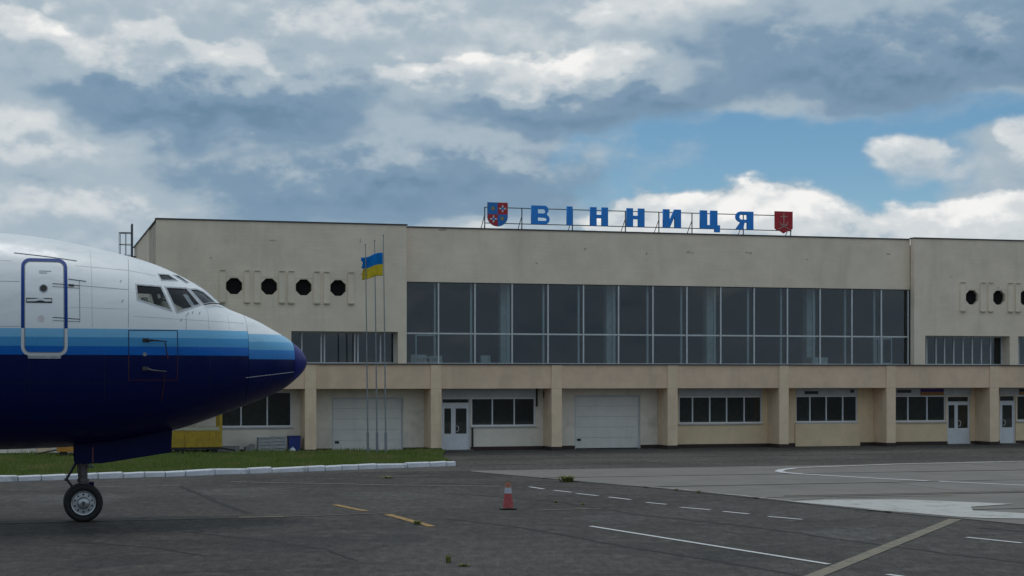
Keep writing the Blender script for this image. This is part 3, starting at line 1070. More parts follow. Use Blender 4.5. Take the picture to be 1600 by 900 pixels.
def window(u0, u1, z0, z1, v, splits, fr, mats, gl, parent=term, depth=.07, name='window', panes=True):
    """a window: outer frame with mullions at the given u splits; each pane is its own sub-part"""
    e = empty(name, (0, 0, 0), 0, parent)
    mb = MB()
    mb.box(u0, u1, v, v + depth, z0, z0 + fr).box(u0, u1, v, v + depth, z1 - fr, z1)
    xs = [u0] + list(splits) + [u1]
    for i, x in enumerate(xs):
        a = x if i == 0 else (x - fr if i == len(xs) - 1 else x - fr / 2)
        mb.box(a, a + fr, v + .002, v + depth - .002, z0 + fr, z1 - fr)
    mb.build('frame', mats, e)
    for i in range(len(xs) - 1):
        a = xs[i] + (fr if i == 0 else fr / 2)
        b = xs[i + 1] - (fr if i == len(xs) - 2 else fr / 2)
        MB().box(a, b, v + depth * .45, v + depth * .45 + .012, z0 + fr, z1 - fr).build('pane', gl, e)
    return e


# upper wing windows, set back in their reveals
window(-4.18, -.32, 3.20, 4.35, LW + .55, [-3.72, -3.02, -2.90, -1.80, -1.68, -.85], .05, M['alu'], M['glass'])
for a, b in winR:
    n = 8
    window(a, b, 3.20, 4.36, RW + .55, [a + (b - a) * t for t in (.10, .21, .31, .42, .53, .64, .75, .86)], .05, M['alu'], M['glass'])
for a, b in winL[1:] + winR:      # deep reveals
    fbox('reveal', a - .15, a - .002, LW + .302, LW + .62, 3.19, 4.36, M['plaster'])
    fbox('reveal', b + .002, b + .15, LW + .302, LW + .62, 3.19, 4.36, M['plaster'])
    fbox('reveal', a - .15, b + .15, LW + .302, LW + .62, 4.362, 4.5, M['plaster'])

# curtain glazing of the hall: outer skin, and an inner row of posts behind it
MU = [.03, 1.27, 2.65, 4.07, 5.46, 6.85, 8.24, 9.62, 11.0, 12.39, 13.78, 15.18, 16.57, 17.94, 19.22, 20.43]
VG = .56
cw = empty('curtain_wall', (0, 0, 0), 0, term)
ZT = 4.315
for i, u in enumerate(MU):
    w = .05
    a = u - w / 2 if 0 < i < len(MU) - 1 else (u if i == 0 else u - w)
    MB().box(a, a + w, VG - .03, VG + .06, 3.24, 6.16).build('mullion', M['alu'], cw)
for i in range(len(MU) - 1):
    a, b = MU[i] + .027, MU[i + 1] - .027
    if i == 0:
        a = MU[0] + .052
    if i == len(MU) - 2:
        b = MU[-1] - .052
    MB().box(a, b, VG - .01, VG + .05, ZT - .025, ZT + .025).build('transom', M['alu'], cw)
    MB().box(a, b, VG + .012, VG + .026, ZT + .026, 6.16).build('pane', M['glass'], cw)
    MB().box(a, b, VG + .012, VG + .026, 3.24, ZT - .026).build('pane', M['glass'], cw)
fbox('head_shade_strip', .03, 20.43, VG - .03, VG + .06, 6.161, 6.19, M['flashing'])  # near-black strip, the shade gap over the glass put into colour
fbox('sill_rail', .03, 20.43, VG - .05, VG + .06, 3.215, 3.239, M['alu'])
for i, u in enumerate(MU[1:-1]):
    MB().box(u - .04, u + .03, 1.10, 1.17, 3.19, 6.35).build('inner_post', M['inner'], cw)
MB().box(.05, 20.4, 1.10, 1.16, ZT - .02, ZT + .02).build('inner_rail', M['inner'], cw)
for a, b, z0, z1 in ((.42, 1.18, 3.42, 4.27), (19.0, 19.17, 3.24, 4.26), (19.28, 19.72, 3.24, 4.26)):
    mb = MB()
    t = .045
    mb.box(a, a + t, VG + .03, VG + .07, z0, z1).box(b - t, b, VG + .03, VG + .07, z0, z1).box(a + t, b - t, VG + .03, VG + .07, z1 - t, z1).box(a + t, b - t, VG + .03, VG + .07, z0, z0 + t)
    mb.build('opening_sash', M['alu'], cw)
for u in (4.19, 8.42, 12.56, 16.84):
    fbox('hall_column', u - .19, u + .19, 1.9, 2.28, 3.19, 6.35, M['room_light'], bevel=.02)
for a, b, hgt in ((.30, .95, .34), (1.0, 1.5, .30), (2.95, 3.35, .32)):
    mb = MB()
    n = int((b - a) / .06)
    for i in range(n):
        mb.box(a + i * .06, a + i * .06 + .045, .80, .90, 3.20, 3.20 + hgt)
    mb.box(a, b, .83, .87, 3.25, 3.28)
    mb.build('radiator', M['room_light'], term)
fbox('counter', 16.6, 17.3, 1.35, 1.8, 3.19, 3.5, M['room_light'])

# podium: tan ledge, columns, recessed ground floor
PL = -30.0
fbox('ledge', PL, UR, .04, 1.3, 2.30, 3.17, M['tan'])
fbox('ledge_flashing', PL, UR, -.03, .62, 3.172, 3.205, M['flashing'])
PITCH = 4.575
cols = [1.06 + PITCH * k for k in range(-3, 9)]
for cu in cols:
    e = empty('column', (0, 0, 0), 0, term)
    w = .20
    MB().box(cu - w, cu + w, 0, 1.1, .14, 2.298).build('shaft', M['column'], e, bevel=.012)
    MB().box(cu - w, cu + w, 0, .038, 2.302, 3.165).build('head', M['column'], e)
    MB().box(cu - w - .012, cu + w + .012, -.012, 1.085, 0, .138).build('foot', M['plinth'], e)
fbox('podium_wall', -30, cols[0] + 1.4, .1, .3, .14, 2.298, M['white_wall'])
fbox('podium_plinth', -30, cols[0] + 1.4, .085, .31, 0, .138, M['plinth'])

VW = 1.1


def bay(k, holes, mat, plinth_gaps=()):
    """recessed wall between column k and k+1"""
    a, b = 1.06 + PITCH * k + .19, 1.06 + PITCH * (k + 1) - .19
    wall_holes('bay_wall', a, b, .0, 2.299, VW, VW + .2, holes, mat)
    gaps = sorted([(h[0], h[1]) for h in holes if h[2] < .1] + list(plinth_gaps))
    x = a
    for g0, g1 in gaps + [(b, b)]:
        if g0 - x > .04:
            fbox('plinth', x + .003, g0 - .003, VW - .02, VW - .001, 0, .135, M['plinth'])
        x = g1


def garage(u0, u1, z1):
    e = empty('garage_door', (0, 0, 0), 0, term)
    n = 5
    hh = (z1 - .03) / n
    for i in range(n):
        MB().box(u0 + .05, u1 - .05, VW + .10, VW + .14, .03 + i * hh, .03 + (i + 1) * hh - .006).build('door_panel', M['garage'], e, bevel=.003)
    mb = MB()
    mb.box(u0, u0 + .05, VW + .06, VW + .16, 0, z1).box(u1 - .05, u1, VW + .06, VW + .16, 0, z1).box(u0 + .05, u1 - .05, VW + .06, VW + .16, z1 - .05, z1)
    mb.build('door_frame', M['panel'], e)
    MB().box(u0 + .051, u1 - .051, VW + .11, VW + .13, .004, .028).build('bottom_seal', M['black'], e)
    mb = MB()
    mb.box(u0 + .12, u0 + .27, VW + .075, VW + .10, .31, .39)
    mb.build('door_handle', M['black'], e)


def entrance(u0, u1, zt, z1, leaves, glassz):
    """glazed white door: leaves = [(u0,u1)...] glass openings; zt top of leaf, z1 top of transom light"""
    e = empty('entrance_door', (0, 0, 0), 0, term)
    v = VW + .06
    fr = MB()
    fr.box(u0, u0 + .05, v, v + .07, .02, z1).box(u1 - .05, u1, v, v + .07, .02, z1).box(u0 + .05, u1 - .05, v, v + .07, z1 - .03, z1).box(u0 + .05, u1 - .05, v, v + .07, zt, zt + .035)
    fr.build('frame', M['upvc'], e)
    MB().box(u0 + .05, u1 - .05, v + .03, v + .042, zt + .035, z1 - .03).build('transom_light', M['glass_low'], e)
    n = len(leaves)
    bounds = [u0 + .053] + [(leaves[i][1] + leaves[i + 1][0]) / 2 for i in range(n - 1)] + [u1 - .053]
    for i, (a, b) in enumerate(leaves):
        l0, l1 = bounds[i] + .002, bounds[i + 1] - .002
        lf = MB()
        z0 = .03
        lf.box(l0, a, v + .008, v + .062, z0, zt - .004).box(b, l1, v + .008, v + .062, z0, zt - .004)
        lf.box(a, b, v + .008, v + .062, z0, glassz[0]).box(a, b, v + .008, v + .062, glassz[1], zt - .004)
        lf.box(a + .03, b - .03, v + .001, v + .0075, .14, glassz[0] - .10)
        lf.build('door_leaf', M['upvc'], e)
        MB().box(a, b, v + .03, v + .042, glassz[0], glassz[1]).build('pane', M['glass_low'], e)
    a = leaves[-1][0]
    pts = [(a + .03, v - .005, glassz[0] + .08)] + [(a + .03 + .075 * math.sin(t), v - .05, glassz[0] + .19 - .11 * math.cos(t)) for t in [i * math.pi / 6 for i in range(1, 6)]] + [(a + .03, v - .005, glassz[0] + .30)]
    MB().tube(pts, .014, 6).build('handle', M['upvc'], e)
    MB().box(u0 - .05, u1 + .05, VW - .28, VW + .05, .005, .03).build('threshold', M['concrete'], e)


def low_window(panes, z0, z1, panel=None):
    fr = .045
    u0, u1 = panes[0][0] - fr, panes[-1][1] + fr
    sp = [(panes[i][1] + panes[i + 1][0]) / 2 for i in range(len(panes) - 1)]
    e = window(u0, u1, z0 - fr, z1 + fr, VW + .04, sp, fr, M['upvc'], M['glass_low'])
    MB().box(u0 - .03, u1 + .03, VW - .07, VW + .038, z0 - fr - .05, z0 - fr - .012).build('sill', M['panel'], e)
    return (u0 + .004, u1 - .004, z0 - fr + .004, z1 + fr - .004)


def infill(u0, u1, z0, z1, n):
    e = empty('infill_band', (0, 0, 0), 0, term)
    for i in range(n):
        a, b = u0 + (u1 - u0) * i / n, u0 + (u1 - u0) * (i + 1) / n
        MB().box(a + .004, b - .004, VW - .02, VW - .002, z0, z1).build('infill_panel', M['panel'], e)


# bay contents, left to right
W, C = M['white_wall'], M['cream_wall']
h = low_window([(-6.67, -5.93), (-5.74, -4.99), (-4.81, -4.07)], .98, 2.15)
bay(-2, [h], W)
bay(-3, [], W)
garage(-2.56, .07, 1.97)
bay(-1, [(-2.56, .07, -.1, 1.97)], W)
h = low_window([(2.70, 3.43), (3.52, 4.29), (4.36, 5.09)], .945, 1.90)
entrance(1.52, 2.62, 1.735, 1.93, [(1.64, 1.90), (2.07, 2.49)], (.62, 1.56))
infill(1.50, 5.17, 1.965, 2.29, 4)
bay(0, [h, (1.52, 2.62, -.1, 1.93)], W)
fbox('black_strip', 5.15, 5.21, VW - .06, VW - .001, 1.62, 2.29, M['black'])  # narrow black strip at the right edge of the infill band
fbox('black_strip', 2.66, 2.72, VW - .06, VW - .001, .14, .84, M['black'])
fbox('wall_lamp', 5.42, 5.47, .95, 1.05, 1.95, 2.2, M['black'])
garage(6.69, 9.32, 2.02)
bay(1, [(6.69, 9.32, -.1, 2.02)], W)
h = low_window([(10.94, 11.43), (11.52, 12.14), (12.24, 12.85), (12.94, 13.58), (13.68, 14.32)], .98, 1.93)
infill(10.88, 14.36, 1.985, 2.29, 5)
bay(2, [h], C)
h = low_window([(15.85, 16.39), (16.47, 17.09), (17.18, 17.81), (17.89, 18.43)], .99, 1.94)
infill(15.80, 18.48, 1.995, 2.29, 3)
fbox('vent_plate', 16.17, 16.75, VW - .03, VW - .021, 2.05, 2.17, M['black'])
fbox('wall_lamp', 18.16, 18.28, VW - .09, VW - .021, 2.10, 2.22, M['flashing'])
bay(3, [h], C, [(15.76, 18.56)])
fbox('wall_skirt', 15.76, 18.56, VW - .05, VW - .002, 0, .90, M['cream_wall'])
h = low_window([(20.15, 20.68), (20.77, 21.54), (21.62, 22.36)], .985, 1.93)
entrance(22.47, 23.51, 1.70, 1.95, [(22.56, 22.84), (22.98, 23.44)], (.66, 1.59))
infill(20.10, 23.55, 1.985, 2.29, 4)
bay(4, [h, (22.47, 23.51, -.1, 1.95)], C)


def small_board(u0, u1, z0, z1, mats):
    e = empty('name_board', (0, 0, 0), 0, term)
    n = len(mats)
    for i, m in enumerate(mats):
        a, b = z1 - (z1 - z0) * i / n, z1 - (z1 - z0) * (i + 1) / n
        MB().box(u0, u1, VW - .05, VW - .022, b + .001, a - .001).build('board_band', m, e)


small_board(20.2, 20.82, 2.09, 2.21, [M['flashing']])
violet = plain('board_violet', (.06, .02, .16), .5)
amber = plain('board_orange', (.32, .13, .03), .5)
small_board(21.25, 22.28, 1.99, 2.25, [violet, amber])
entrance(24.86, 25.60, 1.72, 1.97, [(25.02, 25.48)], (.67, 1.58))
h = low_window([(25.70, 26.45), (26.54, 27.3), (27.4, 28.1)], .985, 1.93)
infill(24.84, 28.15, 1.995, 2.29, 4)
small_board(25.75, 26.8, 2.0, 2.24, [M['black'], amber])
bay(5, [h, (24.86, 25.60, -.1, 1.97)], C)
h = low_window([(29.9, 30.5), (30.6, 31.2), (31.3, 31.9)], .985, 1.93)
bay(6, [h], C)
bay(7, [], C)
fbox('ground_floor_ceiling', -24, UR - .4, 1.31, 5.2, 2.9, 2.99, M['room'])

# ------------------------------------------------------------------ rooftop sign
VS = 1.1
sign = tag(empty('rooftop_sign', fw(0, VS, 7.95), THETA), 'blue Cyrillic letters and two heraldic shields on a steel frame on the terminal roof', 'sign')
ZO = -7.95
for z in (9.035, 8.45):
    MB().box(3.16, 15.62, -.015, .015, z - .016 + ZO, z + .016 + ZO).build('rail', M['sign_frame'], sign)
for u in (3.18, 4.62, 6.61, 8.73, 10.09, 11.45, 13.59, 15.6):
    mb = MB()
    mb.tube([(u, .045, 0), (u, .045, 9.05 + ZO)], .022, 6)
    mb.tube([(u, .05, 8.75 + ZO), (u - .06, .75, 0)], .016, 6)
    mb.tube([(u, .05, 8.42 + ZO), (u - .12, -.22, 0)], .016, 6)
    mb.build('post', M['sign_frame'], sign)


def arc(cx, cz, rx, rz, a0, a1, n=10):
    return [(cx + rx * math.cos(R(a0 + (a1 - a0) * i / n)), cz + rz * math.sin(R(a0 + (a1 - a0) * i / n))) for i in range(n + 1)]


def glyph(ch, w, h):
    s = w * .355
    if ch == 'V':      # Cyrillic Ve
        hz = h * .54
        up, lo = (h - hz) / 2, hz / 2
        outer = [(0, 0)] + arc(w - lo, lo, lo, lo, -90, 62, 12) + arc(w * .94 - up, h - up, up, up, -52, 90, 12) + [(0, h)]
        b = h * .185
        i1 = [(s, b)] + arc(w - lo * 1.05, lo, lo * .52, lo - b, -90, 90, 8) + [(s, hz - b * .9)]
        i2 = [(s, hz + b * .25)] + arc(w * .93 - up * 1.1, hz + b * .25 + (h - b - hz - b * .25) / 2, up * .45, (h - b - hz - b * .25) / 2, -90, 90, 8) + [(s, h - b)]
        return [outer, i1, i2]
    if ch == 'I':
        return [[(0, 0), (w, 0), (w, h), (0, h)]]
    if ch == 'N':      # Cyrillic En
        m0, m1 = h * .41, h * .60
        return [[(0, 0), (s, 0), (s, m0), (w - s, m0), (w - s, 0), (w, 0), (w, h), (w - s, h), (w - s, m1), (s, m1), (s, h), (0, h)]]
    if ch == 'Y':      # Cyrillic I
        return [[(0, 0), (s * 1.05, 0), (w - s, h * .62), (w - s, 0), (w, 0), (w, h), (w - s * 1.05, h), (s, h * .38), (s, h), (0, h)]]
    if ch == 'C':      # Cyrillic Tse
        b = h * .20
        w2 = w * .87
        return [[(0, 0), (w - s * .75, 0), (w - s * .75, -h * .19), (w, -h * .19), (w, b), (w2, b), (w2, h), (w2 - s, h), (w2 - s, b), (s, b), (s, h), (0, h)]]
    if ch == 'A':      # Cyrillic Ya
        r = h * .295
        outer = [(0, 0), (s * 1.15, 0), (w * .50, h * .38), (w - s, h * .38), (w - s, 0), (w, 0), (w, h)] + arc(r * 1.05, h - r, r * 1.05, r, 90, 245, 14) + [(w * .27, h * .39)]
        b = h * .17
        hole = [(w - s, h * .55), (w - s, h - b)] + arc(r * 1.15, (h * .55 + h - b) / 2, r * .42, (h - b - h * .55) / 2, 90, 270, 8)
        return [outer, hole]


for ch, u0, u1 in (('V', 4.95, 5.66), ('I', 6.345, 6.565), ('N', 7.27, 7.98), ('N', 8.73, 9.45), ('Y', 10.21, 10.94), ('C', 11.73, 12.55), ('A', 13.21, 13.95)):
    curve_prism('letter', glyph(ch, u1 - u0, .70), .09, M['sign_blue'], sign, (u0, -.075, 8.445 + ZO))


def shield_outline(w, h, pointed):
    if pointed:
        return [(-w / 2, h * .22), (-w * .5, h), (w * .5, h), (w / 2, h * .22), (w * .36, h * .13), (w * .2, h * .10), (0, 0), (-w * .2, h * .10), (-w * .36, h * .13)]
    return [(-w / 2, h), (w / 2, h)] + arc(0, h * .42, w / 2, h * .42, 0, -180, 18)


crest = empty('crest', (3.645, -.09, 8.34 + ZO), 0, sign)
w_, h_ = .77, .87
ol = shield_outline(w_, h_, False)
MB().prism(shield_outline(w_ + .03, h_ + .03, False), 'y', .02, .05).build('shield_rim', M['crest_white'], crest).location = (0, 0, -.015)
zc_ = h_ * .50


def clip_poly(pl, axis, lim, less):
    return clip(pl, axis, lim, less)


for sx, sz, m in ((True, False, 'crest_blue'), (False, False, 'crest_red'), (True, True, 'crest_red'), (False, True, 'crest_blue')):
    q = clip(clip(ol, 0, 0, sx), 1, zc_, sz)
    MB().prism(q, 'y', -.012, .018).build('quarter', M[m], crest)


def cross_poly(cx, cz, r, t):
    return [(cx - t, cz - r), (cx + t, cz - r), (cx + t, cz - t), (cx + r, cz - t), (cx + r, cz + t), (cx + t, cz + t), (cx + t, cz + r), (cx - t, cz + r), (cx - t, cz + t), (cx - r, cz + t), (cx - r, cz - t), (cx - t, cz - t)]


for cx, cz in ((.185, .65), (-.165, .26)):
    MB().prism(cross_poly(cx, cz, .13, .028), 'y', -.020, -.0125).build('cross', M['crest_white'], crest)
    MB().prism(cross_poly(cx, cz, .045, .044), 'y', -.0235, -.0205).build('cross_centre', M['crest_blue'], crest)
for cx, cz in ((-.185, .65), (.165, .28)):
    st = []
    for i in range(16):
        r_ = .085 if i % 2 == 0 else .045
        st.append((cx + r_ * math.cos(i * math.pi / 8), cz + r_ * math.sin(i * math.pi / 8)))
    MB().prism(st, 'y', -.020, -.0125).build('sun_star', M['crest_gold'], crest)
crest2 = empty('crest', (15.24, -.09, 8.335 + ZO), 0, sign)
w_, h_ = .76, .86
MB().prism(shield_outline(w_, h_, True), 'y', -.012, .04).build('shield', M['crest_red'], crest2)
mb = MB()
mb.box(-.018, .018, -.020, -.0125, .33, .80)
mb.box(-.15, -.0185, -.020, -.0125, .645, .675)
mb.box(.0185, .15, -.020, -.0125, .645, .675)
mb.build('anchor_cross', M['crest_line'], crest2)
mb = MB()
hook = arc(0, .52, .19, .19, 200, 262, 7)
hook2 = arc(0, .52, .19, .19, 278, 340, 7)
for hk in (hook, hook2):
    mb.tube([(x, -.018, z) for x, z in hk], .014, 5)
mb.build('anchor_hook', M['crest_line'], crest2)
for s_ in (-1, 1):
    MB().tube([(-s_ * .24, -.018, .16), (0, -.018 - .012 * (s_ > 0), .27), (s_ * .17, -.018 - .006 * (s_ > 0), .34)], .016, 5).build('sabre', M['crest_line'], crest2)

# ------------------------------------------------------------------ roof ladder with safety hoops on the end wall
lad = tag(empty('roof_ladder', fw(UL, 12.0), THETA), 'dark caged steel ladder on the end wall of the terminal', 'ladder')
for y in (-.22, .22):
    MB().tube([(-.16, y, .3), (-.16, y, 9.05)], .036, 8).build('stile', M['ladder'], lad)
    for z in (1.5, 4.0, 6.2, 7.7):
        MB().tube([(-.16, y, z), (.02, y, z)], .02, 6).build('wall_bracket', M['ladder'], lad)
for i in range(28):
    MB().tube([(-.16, -.22, .6 + i * .3), (-.16, .22, .6 + i * .3)], .014, 6).build('rung', M['ladder'], lad)
for z in (2.6, 3.5, 4.4, 5.3, 6.2, 7.05, 7.75, 8.20, 8.68):
    pts = [(-.16 - .52 * math.sin(t), -.30 * math.cos(t), z) for t in [i * math.pi / 12 for i in range(13)]]
    MB().tube(pts, .014 if z < 8.5 else .02, 6).build('hoop', M['ladder'], lad)
for t in (.5, 1.15, math.pi / 2, 2.0, 2.64):
    MB().tube([(-.16 - .52 * math.sin(t), -.30 * math.cos(t), 2.6), (-.16 - .52 * math.sin(t), -.30 * math.cos(t), 8.68)], .011, 6).build('hoop_strap', M['ladder'], lad)

# ------------------------------------------------------------------ flagpoles and flag
FP = [(-4.98, 58.65, 7.30, 'front-left flagpole of the three, bare, before the wide shutter door'), (-4.67, 58.75, 7.45, 'middle flagpole of the three before the wide shutter door'),
      (-4.36, 58.65, 7.62, 'tallest flagpole carrying the blue and yellow flag')]
for x, y, hgt, lab in FP:
    e = tag(empty('flagpole', (x, y, 0)), lab, 'flagpole', 'flagpoles in front of the terminal')
    lean = -.09
    MB().tube([(0, 0, 0), (lean * .1, 0, .80)], .046, 10).build('sleeve', M['pole'], e, True)
    MB().tube([(lean * .1, 0, .80), (lean * .5, 0, 4), (lean, 0, hgt)], [.027, .022, .013], 10).build('shaft', M['pole'], e, True)
    MB().lathe([(.0, .035), (.022, .02), (.028, 0), (.018, -.02), (0, -.03)], (lean, 0, hgt), 'z', 10).build('finial', M['pole'], e, True)
nx, nz = 28, 16
FW, FH = .80, .80
fx, fy = -4.36 - .087, 58.65
vv, ff, mi = [], [], []
for i in range(nx + 1):
    for j in range(nz + 1):
        s_ = i / nx
        t_ = j / nz
        droop = -.16 * s_ ** 1.3
        wave = .07 * math.sin(s_ * 9 + t_ * 1.6) * s_ ** .6 + .015 * math.sin(s_ * 15 - t_ * 3)
        fray = (.025 * math.sin(t_ * 19) + .02 * math.sin(t_ * 41 + 1)) * (s_ > .96)
        x = -.02 - s_ * FW * .93 + fray + .04 * math.sin(t_ * 3.1) * s_
        z = (t_ - .5) * FH * (1 - .05 * s_) + droop + .022 * math.sin(s_ * 6.5)
        vv.append((x, wave, z))
for i in range(nx):
    for j in range(nz):
        a = i * (nz + 1) + j
        ff.append((a, a + 1, a + nz + 2, a + nz + 1))
        mi.append(1 if j < nz // 2 else 0)
me = bpy.data.meshes.new('flag')
me.from_pydata(vv, [], ff)
me.materials.append(M['flag_blue'])
me.materials.append(M['flag_yellow'])
me.polygons.foreach_set('material_index', mi)
me.polygons.foreach_set('use_smooth', [True] * len(mi))
flag = bpy.data.objects.new('flag', me)
COL.objects.link(flag)
flag.location = (fx, fy, 6.62)
sol = flag.modifiers.new('cloth', 'SOLIDIFY')
sol.thickness = .004
tag(flag, 'frayed blue and yellow flag blowing from the tallest flagpole', 'flag')

# ------------------------------------------------------------------ airliner
AIR = Vector((-8.067, 31.893, 0))       # ground point under the nose gear
air = tag(empty('airliner', AIR, THETA), 'white jet airliner with light blue bands and navy belly, nose pointing at the terminal flagpoles', 'airliner')
TIP = 4.225
TOP = [(0, 2.999), (.038, 3.118), (.131, 3.254), (.288, 3.384), (.375, 3.451), (.679, 3.63), (.982, 3.795), (1.222, 3.898), (1.583, 4.045), (1.718, 4.138), (1.985, 4.374), (2.07, 4.43), (2.336, 4.59), (2.6, 4.72),
       (2.876, 4.835), (3.138, 4.923), (3.399, 4.995), (3.922, 5.115), (4.443, 5.22), (4.956, 5.307), (5.72, 5.379), (7.2, 5.42), (30, 5.42)]
BOT = [(0, 2.999), (.055, 2.843), (.225, 2.663), (.437, 2.494), (.71, 2.358), (1.204, 2.162), (1.669, 1.985), (1.961, 1.88), (2.576, 1.69), (3.399, 1.515), (4.385, 1.405), (5.72, 1.365), (7.2, 1.36), (30, 1.36)]
WID = [(0, 0), (.04, .2), (.13, .36), (.29, .55), (.38, .62), (.68, .84), (.98, 1.0), (1.22, 1.12), (1.58, 1.28), (1.99, 1.43), (2.34, 1.54), (2.88, 1.68), (3.4, 1.77), (4.4, 1.86), (5.7, 1.9), (7.2, 1.91), (30, 1.91)]
ZCT = [(0, 3.0), (1.2, 3.1), (2.5, 3.3), (4, 3.45), (5.7, 3.5), (7.2, 3.5), (30, 3.5)]


def pchip(tab):
    xs = [math.sqrt(a) for a, _ in tab]
    ys = [b for _, b in tab]
    n = len(xs)
    h = [xs[i + 1] - xs[i] for i in range(n - 1)]
    d = [(ys[i + 1] - ys[i]) / h[i] for i in range(n - 1)]
    m = [d[0]]
    for i in range(1, n - 1):
        if d[i - 1] * d[i] <= 0:
            m.append(0)
        else:
            w1, w2 = 2 * h[i] + h[i - 1], h[i] + 2 * h[i - 1]
            m.append((w1 + w2) / (w1 / d[i - 1] + w2 / d[i]))
    m.append(d[-1])

    def ev(a):
        x = math.sqrt(max(a, 0))
        i = 0
        while i < n - 2 and x > xs[i + 1]:
            i += 1
        t = (x - xs[i]) / h[i]
        return (2 * t ** 3 - 3 * t * t + 1) * ys[i] + (t ** 3 - 2 * t * t + t) * h[i] * m[i] + (-2 * t ** 3 + 3 * t * t) * ys[i + 1] + (t ** 3 - t * t) * h[i] * m[i + 1]
    return ev


top_at, bot_at, wid_at, zc_at = pchip(TOP), pchip(BOT), pchip(WID), pchip(ZCT)


def lat(a, z):
    zc = zc_at(a)
    hh = (top_at(a) - zc) if z >= zc else (zc - bot_at(a))
    return wid_at(a) * math.sqrt(max(1 - ((z - zc) / max(hh, 1e-4)) ** 2, 0))


def skin(a, z, off=0.0, side=-1):
    """point on the near (side=-1) skin at distance a behind the nose tip and height z, raised by off along the normal"""
    y = lat(a, z)
    e = .01
    zc = zc_at(a)
    # surface normal by finite differences
    dya = (lat(a + e, z) - lat(a - e, z)) / (2 * e)
    dyz = (lat(a, z + e) - lat(a, z - e)) / (2 * e)
    n = Vector((dya, 1, -dyz)).normalized()     # in (forward, outward, up): forward = -a
    return Vector((TIP - a + n.x * off, side * (y + n.y * off), z + n.z * off))


def loft(a0, a1, na, seg=72, cap0=False, cap1=False, k=1.0, z_floor=None):
    mb = MB()
    aa = [(math.sqrt(a0) + (math.sqrt(a1) - math.sqrt(a0)) * i / na) ** 2 for i in range(na + 1)]
    rings = []
    for a in aa:
        zc, W_, t, b = zc_at(a), wid_at(a), top_at(a), bot_at(a)
        ring = []
        for j in range(seg):
            an = 2 * math.pi * j / seg
            s_ = math.sin(an)
            z = zc + s_ * ((t - zc) if s_ >= 0 else (zc - b)) * k
            y = W_ * k * math.cos(an)
            if z_floor is not None and z < z_floor:
                z = z_floor - .004 * abs(s_)
                lim = lat(a, z_floor) * k
                y = max(-lim, min(lim, y))
            ring.append((TIP - a, y, z))
        rings.append(ring)
    n0 = len(mb.v)
    for r_ in rings:
        mb.v += r_
    for i in range(na):
        for j in range(seg):
            j2 = (j + 1) % seg
            mb.f.append((n0 + i * seg + j, n0 + i * seg + j2, n0 + (i + 1) * seg + j2, n0 + (i + 1) * seg + j))
            mb.mi.append(0)
    if cap0:
        mb.f.append(tuple(n0 + j for j in range(seg)))
        mb.mi.append(0)
    if cap1:
        mb.f.append(tuple(n0 + na * seg + j for j in reversed(range(seg))))
        mb.mi.append(0)
    return mb


A_CAP, A_RAD = .315, 1.262
loft(.0004, A_CAP - .004, 22, 72, True, True).build('nose_cap', M['nose_cap'], air, True)
loft(A_CAP, A_RAD - .007, 26, 72, True, True).build('radome', M['livery_radome'], air, True)
fus = loft(A_RAD, 16.0, 110, 96, True, True).build('fuselage', [M['livery'], M['cockpit']], air, True)

L3 = [(3.323, 4.386), (2.885, 4.362), (2.716, 3.925), (3.308, 4.113)]
L2 = [(2.79, 4.357), (2.391, 4.350), (2.165, 4.052), (2.602, 3.895)]
L1 = [(2.325, 4.345), (2.16, 4.345), (2.045, 4.300), (1.83, 4.115), (2.105, 4.070)]
E1 = [(2.898, 4.613), (2.707, 4.607), (2.551, 4.502), (2.846, 4.499)]
E2 = [(2.602, 4.617), (2.489, 4.612), (2.330, 4.490), (2.385, 4.478)]


def apply_cut(target, cutter):
    md = target.modifiers.new('cut', 'BOOLEAN')
    md.operation = 'DIFFERENCE'
    md.solver = 'EXACT'
    md.object = cutter
    try:
        md.material_mode = 'TRANSFER'
    except Exception:
        pass
    dg = bpy.context.evaluated_depsgraph_get()
    me = bpy.data.meshes.new_from_object(target.evaluated_get(dg))
    target.modifiers.clear()
    target.data = me
    bpy.data.objects.remove(cutter)


cav = loft(1.80, 3.62, 20, 64, True, True, .955, 3.62).build('cutter', M['cockpit'], air)
apply_cut(fus, cav)
for pl in (L3, L2, L1, E1, E2):
    for s_ in (-1, 1):
        c_ = MB().prism([(TIP - a, z) for a, z in pl], 'y', .05 * s_ if pl is L1 else .25 * s_, 2.6 * s_).build('cutter', M['frame_air'], air)
        apply_cut(fus, c_)
fus.data.set_sharp_from_angle(angle=R(30))


def patch(name, pl, off, mat, parent, side=-1, n=9):
    """a quad-like polygon laid onto the skin as a curved sheet"""
    if len(pl) == 5:
        pl4 = [pl[0], pl[1], pl[2], pl[3], pl[4]]
        mb = MB()
        bm_pts = pl4
        # fan of strips: split along the longest diagonal
        q1 = [pl[0], pl[1], pl[2], pl[4]]
        q2 = [pl[4], pl[2], pl[3], pl[3]]
        quads = [q1, q2]
    else:
        quads = [pl]
        mb = MB()
    mb = MB()
    for q in quads:
        for i in range(n):
            for j in range(n):
                def pt(s_, t_):
                    ax = (q[0][0] * (1 - s_) + q[1][0] * s_) * (1 - t_) + (q[3][0] * (1 - s_) + q[2][0] * s_) * t_
                    az_ = (q[0][1] * (1 - s_) + q[1][1] * s_) * (1 - t_) + (q[3][1] * (1 - s_) + q[2][1] * s_) * t_
                    return skin(ax, az_, off, side)
                mb.face([pt(i / n, j / n), pt((i + 1) / n, j / n), pt((i + 1) / n, (j + 1) / n), pt(i / n, (j + 1) / n)])
    return mb.build(name, mat, parent, True)


